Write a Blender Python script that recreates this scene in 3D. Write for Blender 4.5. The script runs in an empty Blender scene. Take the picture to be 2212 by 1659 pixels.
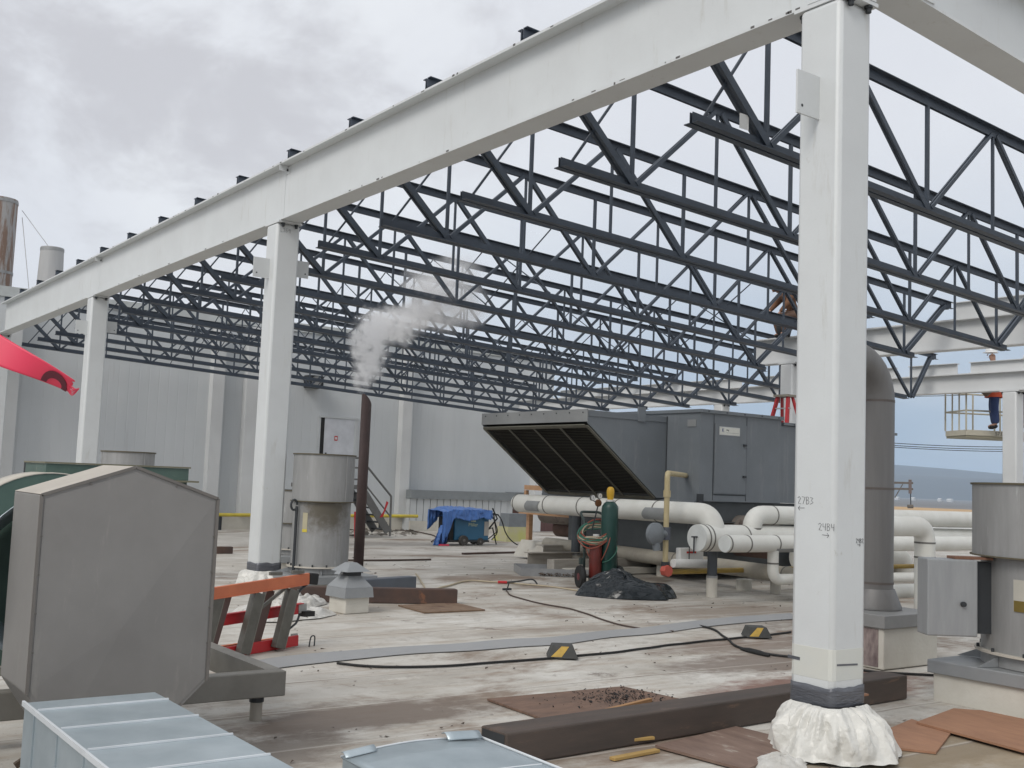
import bpy, math, random
from mathutils import Vector as V, Matrix, noise
random.seed(7)
R = math.radians
sc = bpy.context.scene
COL = sc.collection
# ------------------------------------------------------------------ camera
YAW, PITCH, ROLL, EYE = .6306, .0884, .0388, 1.58
fw = V((math.sin(YAW)*math.cos(PITCH), math.cos(YAW)*math.cos(PITCH), math.sin(PITCH)))
r0 = V((math.cos(YAW), -math.sin(YAW), 0)); u0 = r0.cross(fw)
rt = math.cos(ROLL)*r0+math.sin(ROLL)*u0; up = -math.sin(ROLL)*r0+math.cos(ROLL)*u0
cam = bpy.data.cameras.new('camera'); co = bpy.data.objects.new('camera', cam); COL.objects.link(co)
M = Matrix((rt, up, -fw)).transposed().to_4x4(); M.translation = (0, 0, EYE)
co.matrix_world = M
cam.sensor_width = 36; cam.lens = 2660.8/2500*36; cam.clip_start = .05; cam.clip_end = 40000
sc.camera = co
FD = 2660.8/1.1302
C0 = V((0, 0, EYE))
def ray(x, y): return rt*((x-1106)/FD)-up*((y-829.5)/FD)+fw
def deck(y): return -.018*(14.5-y) if y < 14.5 else -.016*(y-14.5)
def PX(x, y, X): d = ray(x, y); return C0+d*(X/d.x)
def PY(x, y, Y): d = ray(x, y); return C0+d*(Y/d.y)
def PZ(x, y, Z): d = ray(x, y); return C0+d*((Z-EYE)/d.z)
def G(x, y, h=0):
    p = PZ(x, y, h)
    for _ in range(30): p = PZ(x, y, deck(p.y)+h)
    return p
# ------------------------------------------------------------------ materials
MATS = {}
def mat(name, c, rough=.6, metal=0., c2=None, scale=3., amt=.5, streak=None, bump=0., bscale=40., spots=None, detail=6., coord='Object', crease=0., cscale=4., scuff=None):
    """streak=(sx,sy,sz) stretches the noise; spots=(colour, threshold, scale) adds dirt patches"""
    if name in MATS: return MATS[name]
    m = bpy.data.materials.new(name); m.use_nodes = True; nt = m.node_tree; N = nt.nodes; L = nt.links
    b = N['Principled BSDF']; b.inputs['Roughness'].default_value = rough; b.inputs['Metallic'].default_value = metal
    b.inputs['Base Color'].default_value = (*c, 1)
    tc = N.new('ShaderNodeTexCoord'); mp = N.new('ShaderNodeMapping'); L.new(tc.outputs[coord], mp.inputs[0])
    if streak: mp.inputs['Scale'].default_value = streak
    c2 = c2 or tuple(x*.8 for x in c)
    n = N.new('ShaderNodeTexNoise'); n.inputs['Scale'].default_value = scale; n.inputs['Detail'].default_value = detail; n.inputs['Roughness'].default_value = .62
    L.new(mp.outputs[0], n.inputs['Vector'])
    cr = N.new('ShaderNodeValToRGB'); cr.color_ramp.elements[0].position = .5-.22*(1.2-amt)-.05; cr.color_ramp.elements[1].position = .5+.22*(1.2-amt)+.05
    L.new(n.outputs['Fac'], cr.inputs[0])
    mx = N.new('ShaderNodeMix'); mx.data_type = 'RGBA'; L.new(cr.outputs[0], mx.inputs[0])
    mx.inputs[6].default_value = (*c2, 1); mx.inputs[7].default_value = (*c, 1)
    out = mx.outputs[2]
    if spots:
        n2 = N.new('ShaderNodeTexNoise'); n2.inputs['Scale'].default_value = spots[2]; n2.inputs['Detail'].default_value = 9; n2.inputs['Roughness'].default_value = .7
        L.new(mp.outputs[0], n2.inputs['Vector'])
        c3 = N.new('ShaderNodeValToRGB'); c3.color_ramp.elements[0].position = spots[1]; c3.color_ramp.elements[1].position = min(1, spots[1]+.09)
        L.new(n2.outputs['Fac'], c3.inputs[0])
        m2 = N.new('ShaderNodeMix'); m2.data_type = 'RGBA'; L.new(c3.outputs[0], m2.inputs[0]); L.new(out, m2.inputs[6]); m2.inputs[7].default_value = (*spots[0], 1); out = m2.outputs[2]
    if scuff:      # (colour, threshold, scale, stretch)
        mp2 = N.new('ShaderNodeMapping'); mp2.inputs['Scale'].default_value = scuff[3]; L.new(tc.outputs[coord], mp2.inputs[0])
        n4 = N.new('ShaderNodeTexNoise'); n4.inputs['Scale'].default_value = scuff[2]; n4.inputs['Detail'].default_value = 10; n4.inputs['Roughness'].default_value = .75; L.new(mp2.outputs[0], n4.inputs['Vector'])
        c4 = N.new('ShaderNodeMapRange'); c4.inputs[1].default_value = scuff[1]; c4.inputs[2].default_value = scuff[1]+.14; c4.inputs[4].default_value = .75; L.new(n4.outputs['Fac'], c4.inputs[0])
        m4 = N.new('ShaderNodeMix'); m4.data_type = 'RGBA'; L.new(c4.outputs[0], m4.inputs[0]); L.new(out, m4.inputs[6]); m4.inputs[7].default_value = (*scuff[0], 1); out = m4.outputs[2]
    L.new(out, b.inputs['Base Color'])
    if crease:
        n5 = N.new('ShaderNodeTexNoise'); n5.noise_type = 'RIDGED_MULTIFRACTAL'; n5.inputs['Scale'].default_value = cscale; n5.inputs['Detail'].default_value = 5; n5.inputs['Distortion'].default_value = .4
        L.new(mp.outputs[0], n5.inputs['Vector'])
        bp = N.new('ShaderNodeBump'); bp.inputs['Strength'].default_value = crease; bp.inputs['Distance'].default_value = .03
        L.new(n5.outputs['Fac'], bp.inputs['Height']); L.new(bp.outputs[0], b.inputs['Normal'])
    if bump and not crease:
        n3 = N.new('ShaderNodeTexNoise'); n3.inputs['Scale'].default_value = bscale; n3.inputs['Detail'].default_value = 4
        L.new(mp.outputs[0], n3.inputs['Vector'])
        bp = N.new('ShaderNodeBump'); bp.inputs['Strength'].default_value = bump; bp.inputs['Distance'].default_value = .01
        L.new(n3.outputs['Fac'], bp.inputs['Height']); L.new(bp.outputs[0], b.inputs['Normal'])
    if name == 'white plastic sheet': b.inputs['Subsurface Weight'].default_value = .35; b.inputs['Subsurface Radius'].default_value = (.05, .05, .05)
    MATS[name] = m; return m
W_PAINT = mat('white paint', (.62, .64, .64), .45, c2=(.57, .585, .585), scale=1.6, spots=((.44, .43, .39), .66, 7), bump=.08, bscale=60, scuff=((.47, .465, .43), .58, 3.0, (2.5, 2.5, .35)))
W_FAR = mat('white paint far', (.62, .63, .63), .5, c2=(.55, .56, .56), scale=1.2)
STEEL = mat('blue grey primer', (.052, .068, .092), .5, c2=(.036, .046, .062), scale=4, spots=((.11, .115, .12), .66, 14))
GALV = mat('galvanised', (.47, .53, .56), .38, .45, c2=(.34, .40, .43), scale=3.2, streak=(1, 1, 1), spots=((.30, .32, .32), .64, 4), bump=.12, bscale=5)
GALV_DULL = mat('dull galvanised', (.335, .335, .33), .55, .25, c2=(.245, .245, .24), scale=2.2, streak=(3, 3, .45), spots=((.44, .45, .45), .60, 3), scuff=((.20, .185, .165), .58, 1.8, (4, 4, .35)))
HOODM = mat('grey enamel', (.24, .23, .218), .5, .1, c2=(.205, .195, .185), scale=2.2, bump=.15, bscale=2.2, scuff=((.30, .285, .26), .57, 2.4, (2.5, 2.5, .5)), spots=((.15, .13, .115), .70, 9))
CREAM = mat('faded cream', (.52, .48, .42), .7, c2=(.43, .40, .34), scale=3)
GREENM = mat('faded green', (.085, .14, .115), .55, c2=(.055, .095, .08), scale=4, spots=((.2, .21, .17), .62, 8))
AHUM = mat('unit grey paint', (.172, .19, .207), .5, c2=(.145, .161, .175), scale=1.6, spots=((.10, .075, .06), .70, 5), scuff=((.235, .24, .245), .56, 2.2, (2.5, 2.5, .3)))
AHU_L = mat('unit light grey', (.25, .258, .258), .5, c2=(.215, .22, .22), scale=3)
DARK = mat('dark metal', (.03, .034, .038), .6)
BLACK = mat('black rubber', (.012, .012, .012), .7)
RUST = mat('brown rust steel', (.10, .058, .042), .75, c2=(.055, .038, .034), scale=3, spots=((.19, .085, .045), .6, 4), bump=.15)
RUST2 = mat('dark brown steel', (.085, .062, .05), .7, c2=(.05, .04, .034), scale=2.5, streak=(.5, 3, 3), spots=((.13, .085, .06), .6, 5), bump=.1)
PIPEB = mat('brown pipe', (.085, .055, .05), .7, c2=(.055, .036, .034), scale=3)
BLUEST = mat('blue black steel', (.10, .115, .14), .5, c2=(.075, .085, .1), scale=3, spots=((.10, .05, .03), .64, 5))
PLYB = mat('weathered plywood', (.19, .115, .08), .8, c2=(.11, .07, .052), scale=5, streak=(1, 3.5, 1), spots=((.05, .035, .03), .66, 3), bump=.2)
PLYO = mat('orange plywood', (.34, .18, .105), .75, c2=(.26, .135, .08), scale=4, streak=(3, 1, 1), spots=((.16, .08, .05), .7, 7), bump=.15)
PLYG = mat('dirty plywood', (.24, .165, .11), .8, c2=(.13, .08, .05), scale=6, spots=((.09, .045, .035), .57, 2.5), bump=.2)
WOOD = mat('new lumber', (.50, .30, .17), .7, c2=(.42, .24, .13), scale=6, streak=(1, 1, 4))
TAPE = mat('duct tape', (.145, .15, .165), .34, .35, c2=(.10, .105, .12), scale=6, streak=(1, 1, 7), bump=.5, bscale=14)
PLAST = mat('white plastic sheet', (.66, .65, .61), .36, c2=(.57, .56, .52), scale=4, crease=.7, cscale=5.5)
INSUL = mat('white pipe jacket', (.72, .72, .68), .5, c2=(.62, .61, .56), scale=2.4, spots=((.36, .33, .27), .68, 4))
INS_D = mat('old pipe jacket', (.21, .185, .16), .7, c2=(.13, .105, .09), scale=3, spots=((.07, .05, .042), .52, 3))
PATCH = mat('grey patch', (.29, .30, .30), .55)
CURB = mat('white curb membrane', (.58, .56, .50), .7, c2=(.48, .45, .39), scale=2.5, spots=((.25, .20, .14), .67, 3), bump=.25, bscale=30)
GREYCAP = mat('grey cap', (.30, .31, .315), .5, .3, c2=(.25, .26, .265), scale=3)
WALLM = mat('grey wall panel', (.56, .58, .59), .55, c2=(.50, .525, .54), scale=.7, streak=(1.5, 1, .25), scuff=((.42, .43, .43), .58, 1.5, (3, 1, .2)))
WALLW = mat('pale wall panel', (.52, .54, .55), .5, c2=(.46, .48, .49), scale=.8)
YEL = mat('yellow paint', (.62, .50, .05), .5, c2=(.45, .35, .06), scale=5)
OCHRE = mat('dull yellow pipe', (.50, .42, .25), .5, c2=(.42, .34, .18), scale=5)
OXG = mat('dark green paint', (.015, .06, .05), .38, c2=(.010, .045, .038), scale=6, spots=((.12, .16, .15), .74, 12))
REDC = mat('dark red paint', (.16, .022, .016), .45, c2=(.09, .02, .015), scale=7)
RED = mat('red paint', (.52, .025, .03), .4, c2=(.42, .02, .025), scale=4)
ORANGE = mat('orange fibreglass', (.58, .17, .075), .5, c2=(.47, .13, .06), scale=5, streak=(1, 1, 1), spots=((.12, .05, .03), .7, 20))
ALU = mat('dirty aluminium', (.17, .165, .145), .45, .4, c2=(.11, .105, .09), scale=6)
BROWNL = mat('brown leg', (.12, .075, .065), .6)
TARPB = mat('blue tarp', (.07, .17, .45), .4, c2=(.045, .12, .34), scale=6, crease=.9, cscale=2.6)
WBLUE = mat('machine blue', (.025, .12, .22), .45, c2=(.02, .10, .185), scale=4)
WHITE = mat('plain white', (.72, .72, .70), .5)
CAP_Y = mat('safety yellow', (.62, .36, .02), .42)
BAG = mat('black bag', (.010, .015, .018), .14, c2=(.008, .011, .014), crease=1., cscale=3.2)
PINK = mat('pink tape', (.72, .045, .10), .45, c2=(.66, .04, .09))
INK = mat('dark ink', (.06, .06, .065), .8)
INKR = mat('red ink', (.5, .05, .04), .7)
INKB = mat('blue ink', (.05, .06, .22), .6)
HOSEG = mat('green hose', (.04, .16, .11), .5); HOSER = mat('red hose', (.30, .07, .04), .5)
CORDM = mat('brown cord', (.07, .045, .035), .6); WHOSE = mat('tan hose', (.45, .38, .27), .6)
CHAR = mat('charred crumbs', (.02, .019, .02), .9)
SKIN = mat('skin', (.42, .24, .17), .6)
def W(c): return tuple(c)
# roof membrane: strips of sheet running along X with dirt, scuffs and seams
def deck_mat():
    m = bpy.data.materials.new('roof membrane'); m.use_nodes = True; nt = m.node_tree; N = nt.nodes; L = nt.links
    b = N['Principled BSDF']; b.inputs['Roughness'].default_value = .72
    tc = N.new('ShaderNodeTexCoord')
    def nz(sx, sy, scale, det=8, rough=.65, dist=0):
        mp = N.new('ShaderNodeMapping'); mp.inputs['Scale'].default_value = (sx, sy, 1); L.new(tc.outputs['Object'], mp.inputs[0])
        n = N.new('ShaderNodeTexNoise'); n.inputs['Scale'].default_value = scale; n.inputs['Detail'].default_value = det; n.inputs['Roughness'].default_value = rough; n.inputs['Distortion'].default_value = dist
        L.new(mp.outputs[0], n.inputs['Vector']); return n.outputs['Fac']
    def ramp(s, a, bb):
        c = N.new('ShaderNodeMapRange'); c.inputs[1].default_value = a; c.inputs[2].default_value = bb; L.new(s, c.inputs[0]); return c.outputs[0]
    def mix(f, a, c):
        x = N.new('ShaderNodeMix'); x.data_type = 'RGBA'; L.new(f, x.inputs[0])
        if isinstance(a, tuple): x.inputs[6].default_value = (*a, 1)
        else: L.new(a, x.inputs[6])
        x.inputs[7].default_value = (*c, 1); return x.outputs[2]
    def mul(a, v):
        x = N.new('ShaderNodeMath'); x.operation = 'MULTIPLY'; L.new(a, x.inputs[0])
        if isinstance(v, float): x.inputs[1].default_value = v
        else: L.new(v, x.inputs[1])
        return x.outputs[0]
    col = mix(ramp(nz(1, 1, .9), .36, .66), (.40, .375, .33), (.60, .582, .54))
    col = mix(mul(ramp(nz(.8, 1, .38, 6, .6), .50, .66), .55), col, (.315, .285, .245))
    col = mix(mul(ramp(nz(.6, 1, 5.5, 9, .78), .54, .66), .6), col, (.235, .205, .175))
    col = mix(mul(ramp(nz(.7, 1, 1.7, 9, .7), .60, .68), .6), col, (.68, .66, .61))
    col = mix(mul(ramp(nz(.16, 1, 7, 10, .7), .48, .68), .8), col, (.34, .28, .22))          # long scuffs along the sheets
    col = mix(mul(ramp(nz(.1, 1, 3.2, 8, .6), .56, .70), .4), col, (.60, .58, .53))
    col = mix(mul(ramp(nz(.55, 1, .55, 9, .68, .6), .53, .62), .85), col, (.19, .135, .095))    # brown ponding stains
    col = mix(mul(ramp(nz(.7, 1, 2.3, 9, .75), .60, .68), .8), col, (.12, .09, .07))
    def blob(cx, cy, rx, ry, amt, c):
        nonlocal col
        mp = N.new('ShaderNodeMapping'); mp.inputs['Location'].default_value = (-cx/rx, -cy/ry, 0); mp.inputs['Scale'].default_value = (1/rx, 1/ry, 0); L.new(tc.outputs['Object'], mp.inputs[0])
        ln = N.new('ShaderNodeVectorMath'); ln.operation = 'LENGTH'; L.new(mp.outputs[0], ln.inputs[0])
        sb = N.new('ShaderNodeMath'); sb.operation = 'MULTIPLY_ADD'; L.new(nz(.6, 1, 3.5, 8, .7), sb.inputs[0]); sb.inputs[1].default_value = -1.9; L.new(ln.outputs['Value'], sb.inputs[2])
        col = mix(mul(ramp(sb.outputs[0], .05, -.45), amt), col, c)
    blob(8.2, 6.3, 1.6, .7, .85, (.17, .075, .05)); blob(3.9, 7.0, 1.5, .5, .9, (.15, .115, .09)); blob(7.6, 4.3, 2.0, .8, .6, (.30, .22, .12))
    blob(9.3, 8.2, 1.6, .5, .7, (.18, .13, .10)); blob(4.6, 6.0, 1.2, .35, .6, (.20, .16, .13)); blob(6.5, 11.9, 1.6, .4, .5, (.24, .19, .14)); blob(15, 24.5, 4, 1.5, .6, (.17, .15, .13)); blob(8.9, 7.4, 1.8, .6, .8, (.15, .11, .085)); blob(6.9, 4.6, 1.6, .7, .7, (.20, .155, .10)); blob(12.5, 9.3, 3, .6, .7, (.17, .13, .10)); blob(2.6, 6.4, 1.2, .6, .8, (.15, .12, .095)); blob(11.5, 10.3, 2.4, .6, .6, (.2, .15, .11)); blob(8.0, 9.8, 2.2, .25, .45, (.22, .17, .13))
    col = mix(mul(ramp(nz(1, 1, 42, 3, .6), .66, .73), .75), col, (.13, .105, .085))            # grit
    # lap seams
    sp = N.new('ShaderNodeSeparateXYZ'); L.new(tc.outputs['Object'], sp.inputs[0])
    wob = nz(.25, .25, 1.3, 3)
    ad = N.new('ShaderNodeMath'); ad.operation = 'MULTIPLY_ADD'; L.new(wob, ad.inputs[0]); ad.inputs[1].default_value = .22; L.new(sp.outputs['Y'], ad.inputs[2])
    dv = N.new('ShaderNodeMath'); dv.operation = 'DIVIDE'; L.new(ad.outputs[0], dv.inputs[0]); dv.inputs[1].default_value = .93
    fr = N.new('ShaderNodeMath'); fr.operation = 'FRACT'; L.new(dv.outputs[0], fr.inputs[0])
    col = mix(mul(ramp(fr.outputs[0], .965, .985), ramp(nz(.3, 1, 2, 4), .35, .6)), col, (.22, .185, .15))
    col = mix(mul(ramp(fr.outputs[0], .04, .0), .5), col, (.58, .55, .5))
    L.new(col, b.inputs['Base Color'])
    bp = N.new('ShaderNodeBump'); bp.inputs['Strength'].default_value = .35; bp.inputs['Distance'].default_value = .02
    L.new(nz(.5, 1, 9, 6), bp.inputs['Height']); L.new(bp.outputs[0], b.inputs['Normal'])
    return m
DECKM = deck_mat()
# ------------------------------------------------------------------ mesh helpers
class MB:
    def __init__(s): s.v = []; s.f = []
    def add(s, vs, fs):
        o = len(s.v); s.v += [tuple(p) for p in vs]; s.f += [tuple(i+o for i in f) for f in fs]; return s
    def box(s, a, b):
        x0, y0, z0 = (min(a[i], b[i]) for i in range(3)); x1, y1, z1 = (max(a[i], b[i]) for i in range(3))
        return s.add([(x0, y0, z0), (x1, y0, z0), (x1, y1, z0), (x0, y1, z0), (x0, y0, z1), (x1, y0, z1), (x1, y1, z1), (x0, y1, z1)],
                     [(0, 3, 2, 1), (4, 5, 6, 7), (0, 1, 5, 4), (1, 2, 6, 5), (2, 3, 7, 6), (3, 0, 4, 7)])
    def bar(s, p, q, w, h, side=None):
        p, q = V(p), V(q); d = (q-p).normalized()
        sd = V(side) if side else (V((0, 0, 1)).cross(d) if abs(d.z) < .95 else V((1, 0, 0)))
        sd = (sd-d*sd.dot(d)).normalized(); n = d.cross(sd)
        vs = [c+sd*(w/2*i)+n*(h/2*j) for c in (p, q) for i, j in ((-1, -1), (1, -1), (1, 1), (-1, 1))]
        return s.add(vs, [(3, 2, 1, 0), (4, 5, 6, 7), (0, 1, 5, 4), (1, 2, 6, 5), (2, 3, 7, 6), (3, 0, 4, 7)])
    def hexa(s, vs): return s.add(vs, [(0, 3, 2, 1), (4, 5, 6, 7), (0, 1, 5, 4), (1, 2, 6, 5), (2, 3, 7, 6), (3, 0, 4, 7)])
    def tube(s, pts, r, n=10, caps=True):
        pts = [V(p) for p in pts]; rs = r if isinstance(r, (list, tuple)) else [r]*len(pts)
        t0 = (pts[1]-pts[0]).normalized(); a = V((0, 0, 1)) if abs(t0.z) < .9 else V((1, 0, 0))
        u = t0.cross(a).normalized(); vs = []
        for i, p in enumerate(pts):
            t = (pts[min(i+1, len(pts)-1)]-pts[max(i-1, 0)])
            t = t.normalized() if t.length > 1e-9 else t0
            u = (u-t*u.dot(t)).normalized(); w = t.cross(u)
            vs += [p+(u*math.cos(2*math.pi*k/n)+w*math.sin(2*math.pi*k/n))*rs[i] for k in range(n)]
        fs = [(i*n+k, i*n+(k+1) % n, (i+1)*n+(k+1) % n, (i+1)*n+k) for i in range(len(pts)-1) for k in range(n)]
        if caps: fs += [tuple(range(n))[::-1], tuple((len(pts)-1)*n+k for k in range(n))]
        return s.add(vs, fs)
    def lathe(s, prof, c, n=40, axis='z', close=True):
        c = V(c); vs = []
        for r, h in prof:
            for k in range(n):
                a = 2*math.pi*k/n; x, y = r*math.cos(a), r*math.sin(a)
                vs.append(c+(V((x, y, h)) if axis == 'z' else V((x, h, y)) if axis == 'y' else V((h, x, y))))
        fs = [(i*n+k, i*n+(k+1) % n, (i+1)*n+(k+1) % n, (i+1)*n+k) for i in range(len(prof)-1) for k in range(n)]
        if close: fs += [tuple(range(n))[::-1], tuple((len(prof)-1)*n+k for k in range(n))]
        return s.add(vs, fs)
    def prism(s, poly, off):
        n = len(poly); vs = [V(p) for p in poly]+[V(p)+V(off) for p in poly]
        return s.add(vs, [tuple(range(n))[::-1], tuple(range(n, 2*n))]+[(i, (i+1) % n, (i+1) % n+n, i+n) for i in range(n)])
    def grid(s, fn, nu, nv):
        vs = [fn(i/nu, j/nv) for i in range(nu+1) for j in range(nv+1)]
        return s.add(vs, [(i*(nv+1)+j, (i+1)*(nv+1)+j, (i+1)*(nv+1)+j+1, i*(nv+1)+j+1) for i in range(nu) for j in range(nv)])
    def build(s, name, m, parent=None, smooth=False, bevel=0, solid=0, wn=False):
        me = bpy.data.meshes.new(name); me.from_pydata(s.v, [], s.f); me.update()
        o = bpy.data.objects.new(name, me); COL.objects.link(o); me.materials.append(m)
        import bmesh
        bm = bmesh.new(); bm.from_mesh(me); bmesh.ops.recalc_face_normals(bm, faces=bm.faces); bm.to_mesh(me); bm.free()
        if parent: o.parent = parent
        if smooth:
            for p in me.polygons: p.use_smooth = True
            try: me.set_sharp_from_angle(angle=R(38))
            except Exception: pass
        if solid:
            md = o.modifiers.new('s', 'SOLIDIFY'); md.thickness = solid; md.offset = 0
        if bevel:
            md = o.modifiers.new('b', 'BEVEL'); md.width = bevel; md.segments = 2; md.limit_method = 'ANGLE'
        return o
def tag(o, label, cat, group=None, kind=None):
    if label: o['label'] = label
    if cat: o['category'] = cat
    if group: o['group'] = group
    if kind: o['kind'] = kind
    return o
def thing(name, label, cat, loc=(0, 0, 0), group=None, rz=0):
    o = bpy.data.objects.new(name, None); COL.objects.link(o); o.location = loc; o.rotation_euler = (0, 0, rz)
    o.empty_display_size = .1
    return tag(o, label, cat, group)
def dup(o, parent=None):
    c = o.copy(); COL.objects.link(c); c.parent = parent
    for k in ('label',):
        if k in c and parent is None: del c[k]
    for ch in list(o.children): dup(ch, c)
    return c
def bend(pts, r, k=6):
    """rounds the corners of a pipe run"""
    pts = [V(p) for p in pts]; out = [pts[0]]
    for i in range(1, len(pts)-1):
        a = (pts[i-1]-pts[i]).normalized(); b = (pts[i+1]-pts[i]).normalized()
        p0, p2 = pts[i]+a*r, pts[i]+b*r
        for j in range(k+1):
            t = j/k; out.append((1-t)**2*p0+2*t*(1-t)*pts[i]+t*t*p2)
    out.append(pts[-1]); return out
def wob(p, a, f=1., s=0.):
    return V((noise.noise(V(p)*f+V((s, 0, 0))), noise.noise(V(p)*f+V((0, s+7, 0))), noise.noise(V(p)*f+V((0, 3, s)))))*a
def curve_path(pts, n=8):
    """Catmull-Rom through points"""
    pts = [V(p) for p in pts]; P = [pts[0]]+pts+[pts[-1]]; out = []
    for i in range(1, len(P)-2):
        for j in range(n):
            t = j/n; a, b, c, d = P[i-1], P[i], P[i+1], P[i+2]
            out.append(.5*((2*b)+(c-a)*t+(2*a-5*b+4*c-d)*t*t+(3*b-a-3*c+d)*t**3))
    out.append(pts[-1]); return out
def text(name, s, size, m, parent, loc, xdir, updir, extrude=.001, align='CENTER'):
    cu = bpy.data.curves.new(name, 'FONT'); cu.body = s; cu.size = size; cu.extrude = extrude; cu.align_x = align; cu.align_y = 'CENTER'
    cu.materials.append(m); o = bpy.data.objects.new(name, cu); COL.objects.link(o)
    x = V(xdir).normalized(); y = V(updir); y = (y-x*x.dot(y)).normalized(); z = x.cross(y)
    MM = Matrix((x, y, z)).transposed().to_4x4(); MM.translation = V(loc)
    if parent: o.parent = parent
    bpy.context.view_layer.update(); me = bpy.data.meshes.new_from_object(o.evaluated_get(bpy.context.evaluated_depsgraph_get()))
    o2 = bpy.data.objects.new(name, me); bpy.data.objects.remove(o); COL.objects.link(o2); o = o2
    if parent: o.parent = parent
    o.matrix_local = (Matrix.Translation(parent.location).inverted() if parent else Matrix()) @ MM
    return o

# ================================================================== SETTING
# roof deck: two gentle falls either side of a ridge at y = 14.5
ys = [-14, 0, 7, 14.5, 24, 33.6]; xs = [-16, 0, 15, 30, 50, 72]
d = MB(); top = [(x, y, deck(y)) for x in xs for y in ys]
d.add(top, [(i*6+j, (i+1)*6+j, (i+1)*6+j+1, i*6+j+1) for i in range(5) for j in range(5)])
tag(d.build('roof_deck', DECKM), None, None, kind='structure')
d = MB().box((-16, -14, -9.5), (72, 45, -.75))
tag(d.build('building_base', WALLM), None, None, kind='structure')
mb = MB()
GROUND = mat('plain ground', (.17, .165, .16), .9, c2=(.12, .115, .11), scale=.004)
d = MB().add([(-12000, -3000, -10), (14000, -3000, -10), (14000, 14000, -10), (-12000, 14000, -10)], [(0, 1, 2, 3)])
tag(d.build('ground', GROUND), None, None, kind='structure')
FIELD = mat('dry grass field', (.50, .31, .13), .9, c2=(.40, .25, .11), scale=.02)
p0, p1 = V((math.sin(.85), math.cos(.85), 0)), V((math.sin(1.25), math.cos(1.25), 0))
d = MB().add([p0*640+V((0, 0, -9.9)), p1*640+V((0, 0, -9.9)), p1*1250+V((0, 0, -9.9)), p0*1250+V((0, 0, -9.9))], [(0, 1, 2, 3)])
tag(d.build('dry_field', FIELD), None, None, kind='structure')
HILL = mat('far hills', (.05, .055, .06), .95, c2=(.075, .075, .07), scale=.0009, spots=((.34, .33, .32), .64, .0012))
d = MB(); nA = 160
def hillp(u, v):
    a = .2+1.45*u; r = 6200+v*3200
    h = 255*(1-math.exp(-3*v))*(1.0+.10*math.sin(7*u)+.05*math.sin(19*u+1)+.30*noise.noise(V((u*9, v*3, 0))))
    if u > .66: h *= max(.45, 1-(u-.66)*2.3)
    return V((math.sin(a)*r, math.cos(a)*r, -12+h))
d.grid(hillp, nA, 10)
tag(d.build('hills', HILL, smooth=True), None, None, kind='structure')
# hedgerow and scattered brush at the near side of the field
HEDGE = mat('bare brush', (.085, .07, .07), .95, c2=(.05, .042, .045), scale=.3)
d = MB()
for i in range(420):
    a = .85+.4*random.random(); r = 480+random.random()*110
    c = V((math.sin(a)*r, math.cos(a)*r, -9.9)); s = .5+random.random()*1.3
    for k in range(5):
        q = c+V((random.uniform(-3, 3), random.uniform(-3, 3), random.random()*s)); t = s*.5
        d.add([q+V((random.uniform(-t, t), random.uniform(-t, t), random.uniform(0, t))) for _ in range(4)], [(0, 1, 2), (0, 1, 3), (1, 2, 3), (0, 2, 3)])
tag(d.build('brush', HEDGE), 'dark leafless brush along the near edge of the dry field', 'brush', kind='stuff')
# a few pale buildings on the plain
for i, (u, vv, wd) in enumerate([(1938, 1089, 5), (1972, 1087, 5), (2052, 1090, 6), (2030, 1094, 4)]):
    dr = ray(u, vv); dr = dr/math.hypot(dr.x, dr.y); c = V((dr.x*3300, dr.y*3300, -10))
    o = MB().box((-wd, -wd, 0), (wd, wd, 6)).build('distant_building', W_FAR)
    MB().prism([(-wd-1, -wd-1, 6.1), (wd+1, -wd-1, 6.1), (0, -wd-1, 8.5)], (0, 2*wd+2, 0)).build('roof', W_FAR, o)
    o.location = c
    tag(o, 'tiny pale building on the far plain, ' + ('leftmost of the four', 'second from the left of the four', 'rightmost of the four', 'third from the left and lowest of the four')[i], 'building', 'pale buildings on the far plain')
# ================================================================== WHITE STEEL FRAME
COLY = [4.84, 14.3, 23.5, 32.75]
def column(x, y, z0, z1, label, w=.356, base=True, m=W_PAINT, tabs=((-1, 4.21, 4.52),), name='steel_column', group='white steel columns under the main girder'):
    t = thing(name, label, 'column', (x, y, z0), group)
    h = w/2; H = z1-z0
    o = MB().box((-h, -h, 0), (h, h, H-.03)).build('shaft', m, t, bevel=.035, smooth=True)
    MB().box((-h-.0, -h-.055, H-.03), (h, h+.055, H-.002)).build('cap_plate', m, t)
    for (sx, a, b) in tabs:
        MB().box((sx*(h-.005), -.008, a-z0), (sx*(h+.24), .008, b-z0)).build('connection_plate', m, t)
        MB().lathe([(.011, -.0095), (.011, .0095)], (sx*(h+.19), 0, a-z0+.06), 12, 'y').build('hole_shade_plug', DARK, t)  # dark plug in place of a hole, its shade put into the colour
    for sx, sy in ((-1, 1), (-1, -1), (1, 1), (1, -1)):
        b = MB().lathe([(.017, -.055), (.021, -.05), (.021, -.02), (.03, -.018), (.03, -.002)], (sx*.1, sy*(h+.028), H-.03), 8).build('bolt', DARK, t)
    return t
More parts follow.
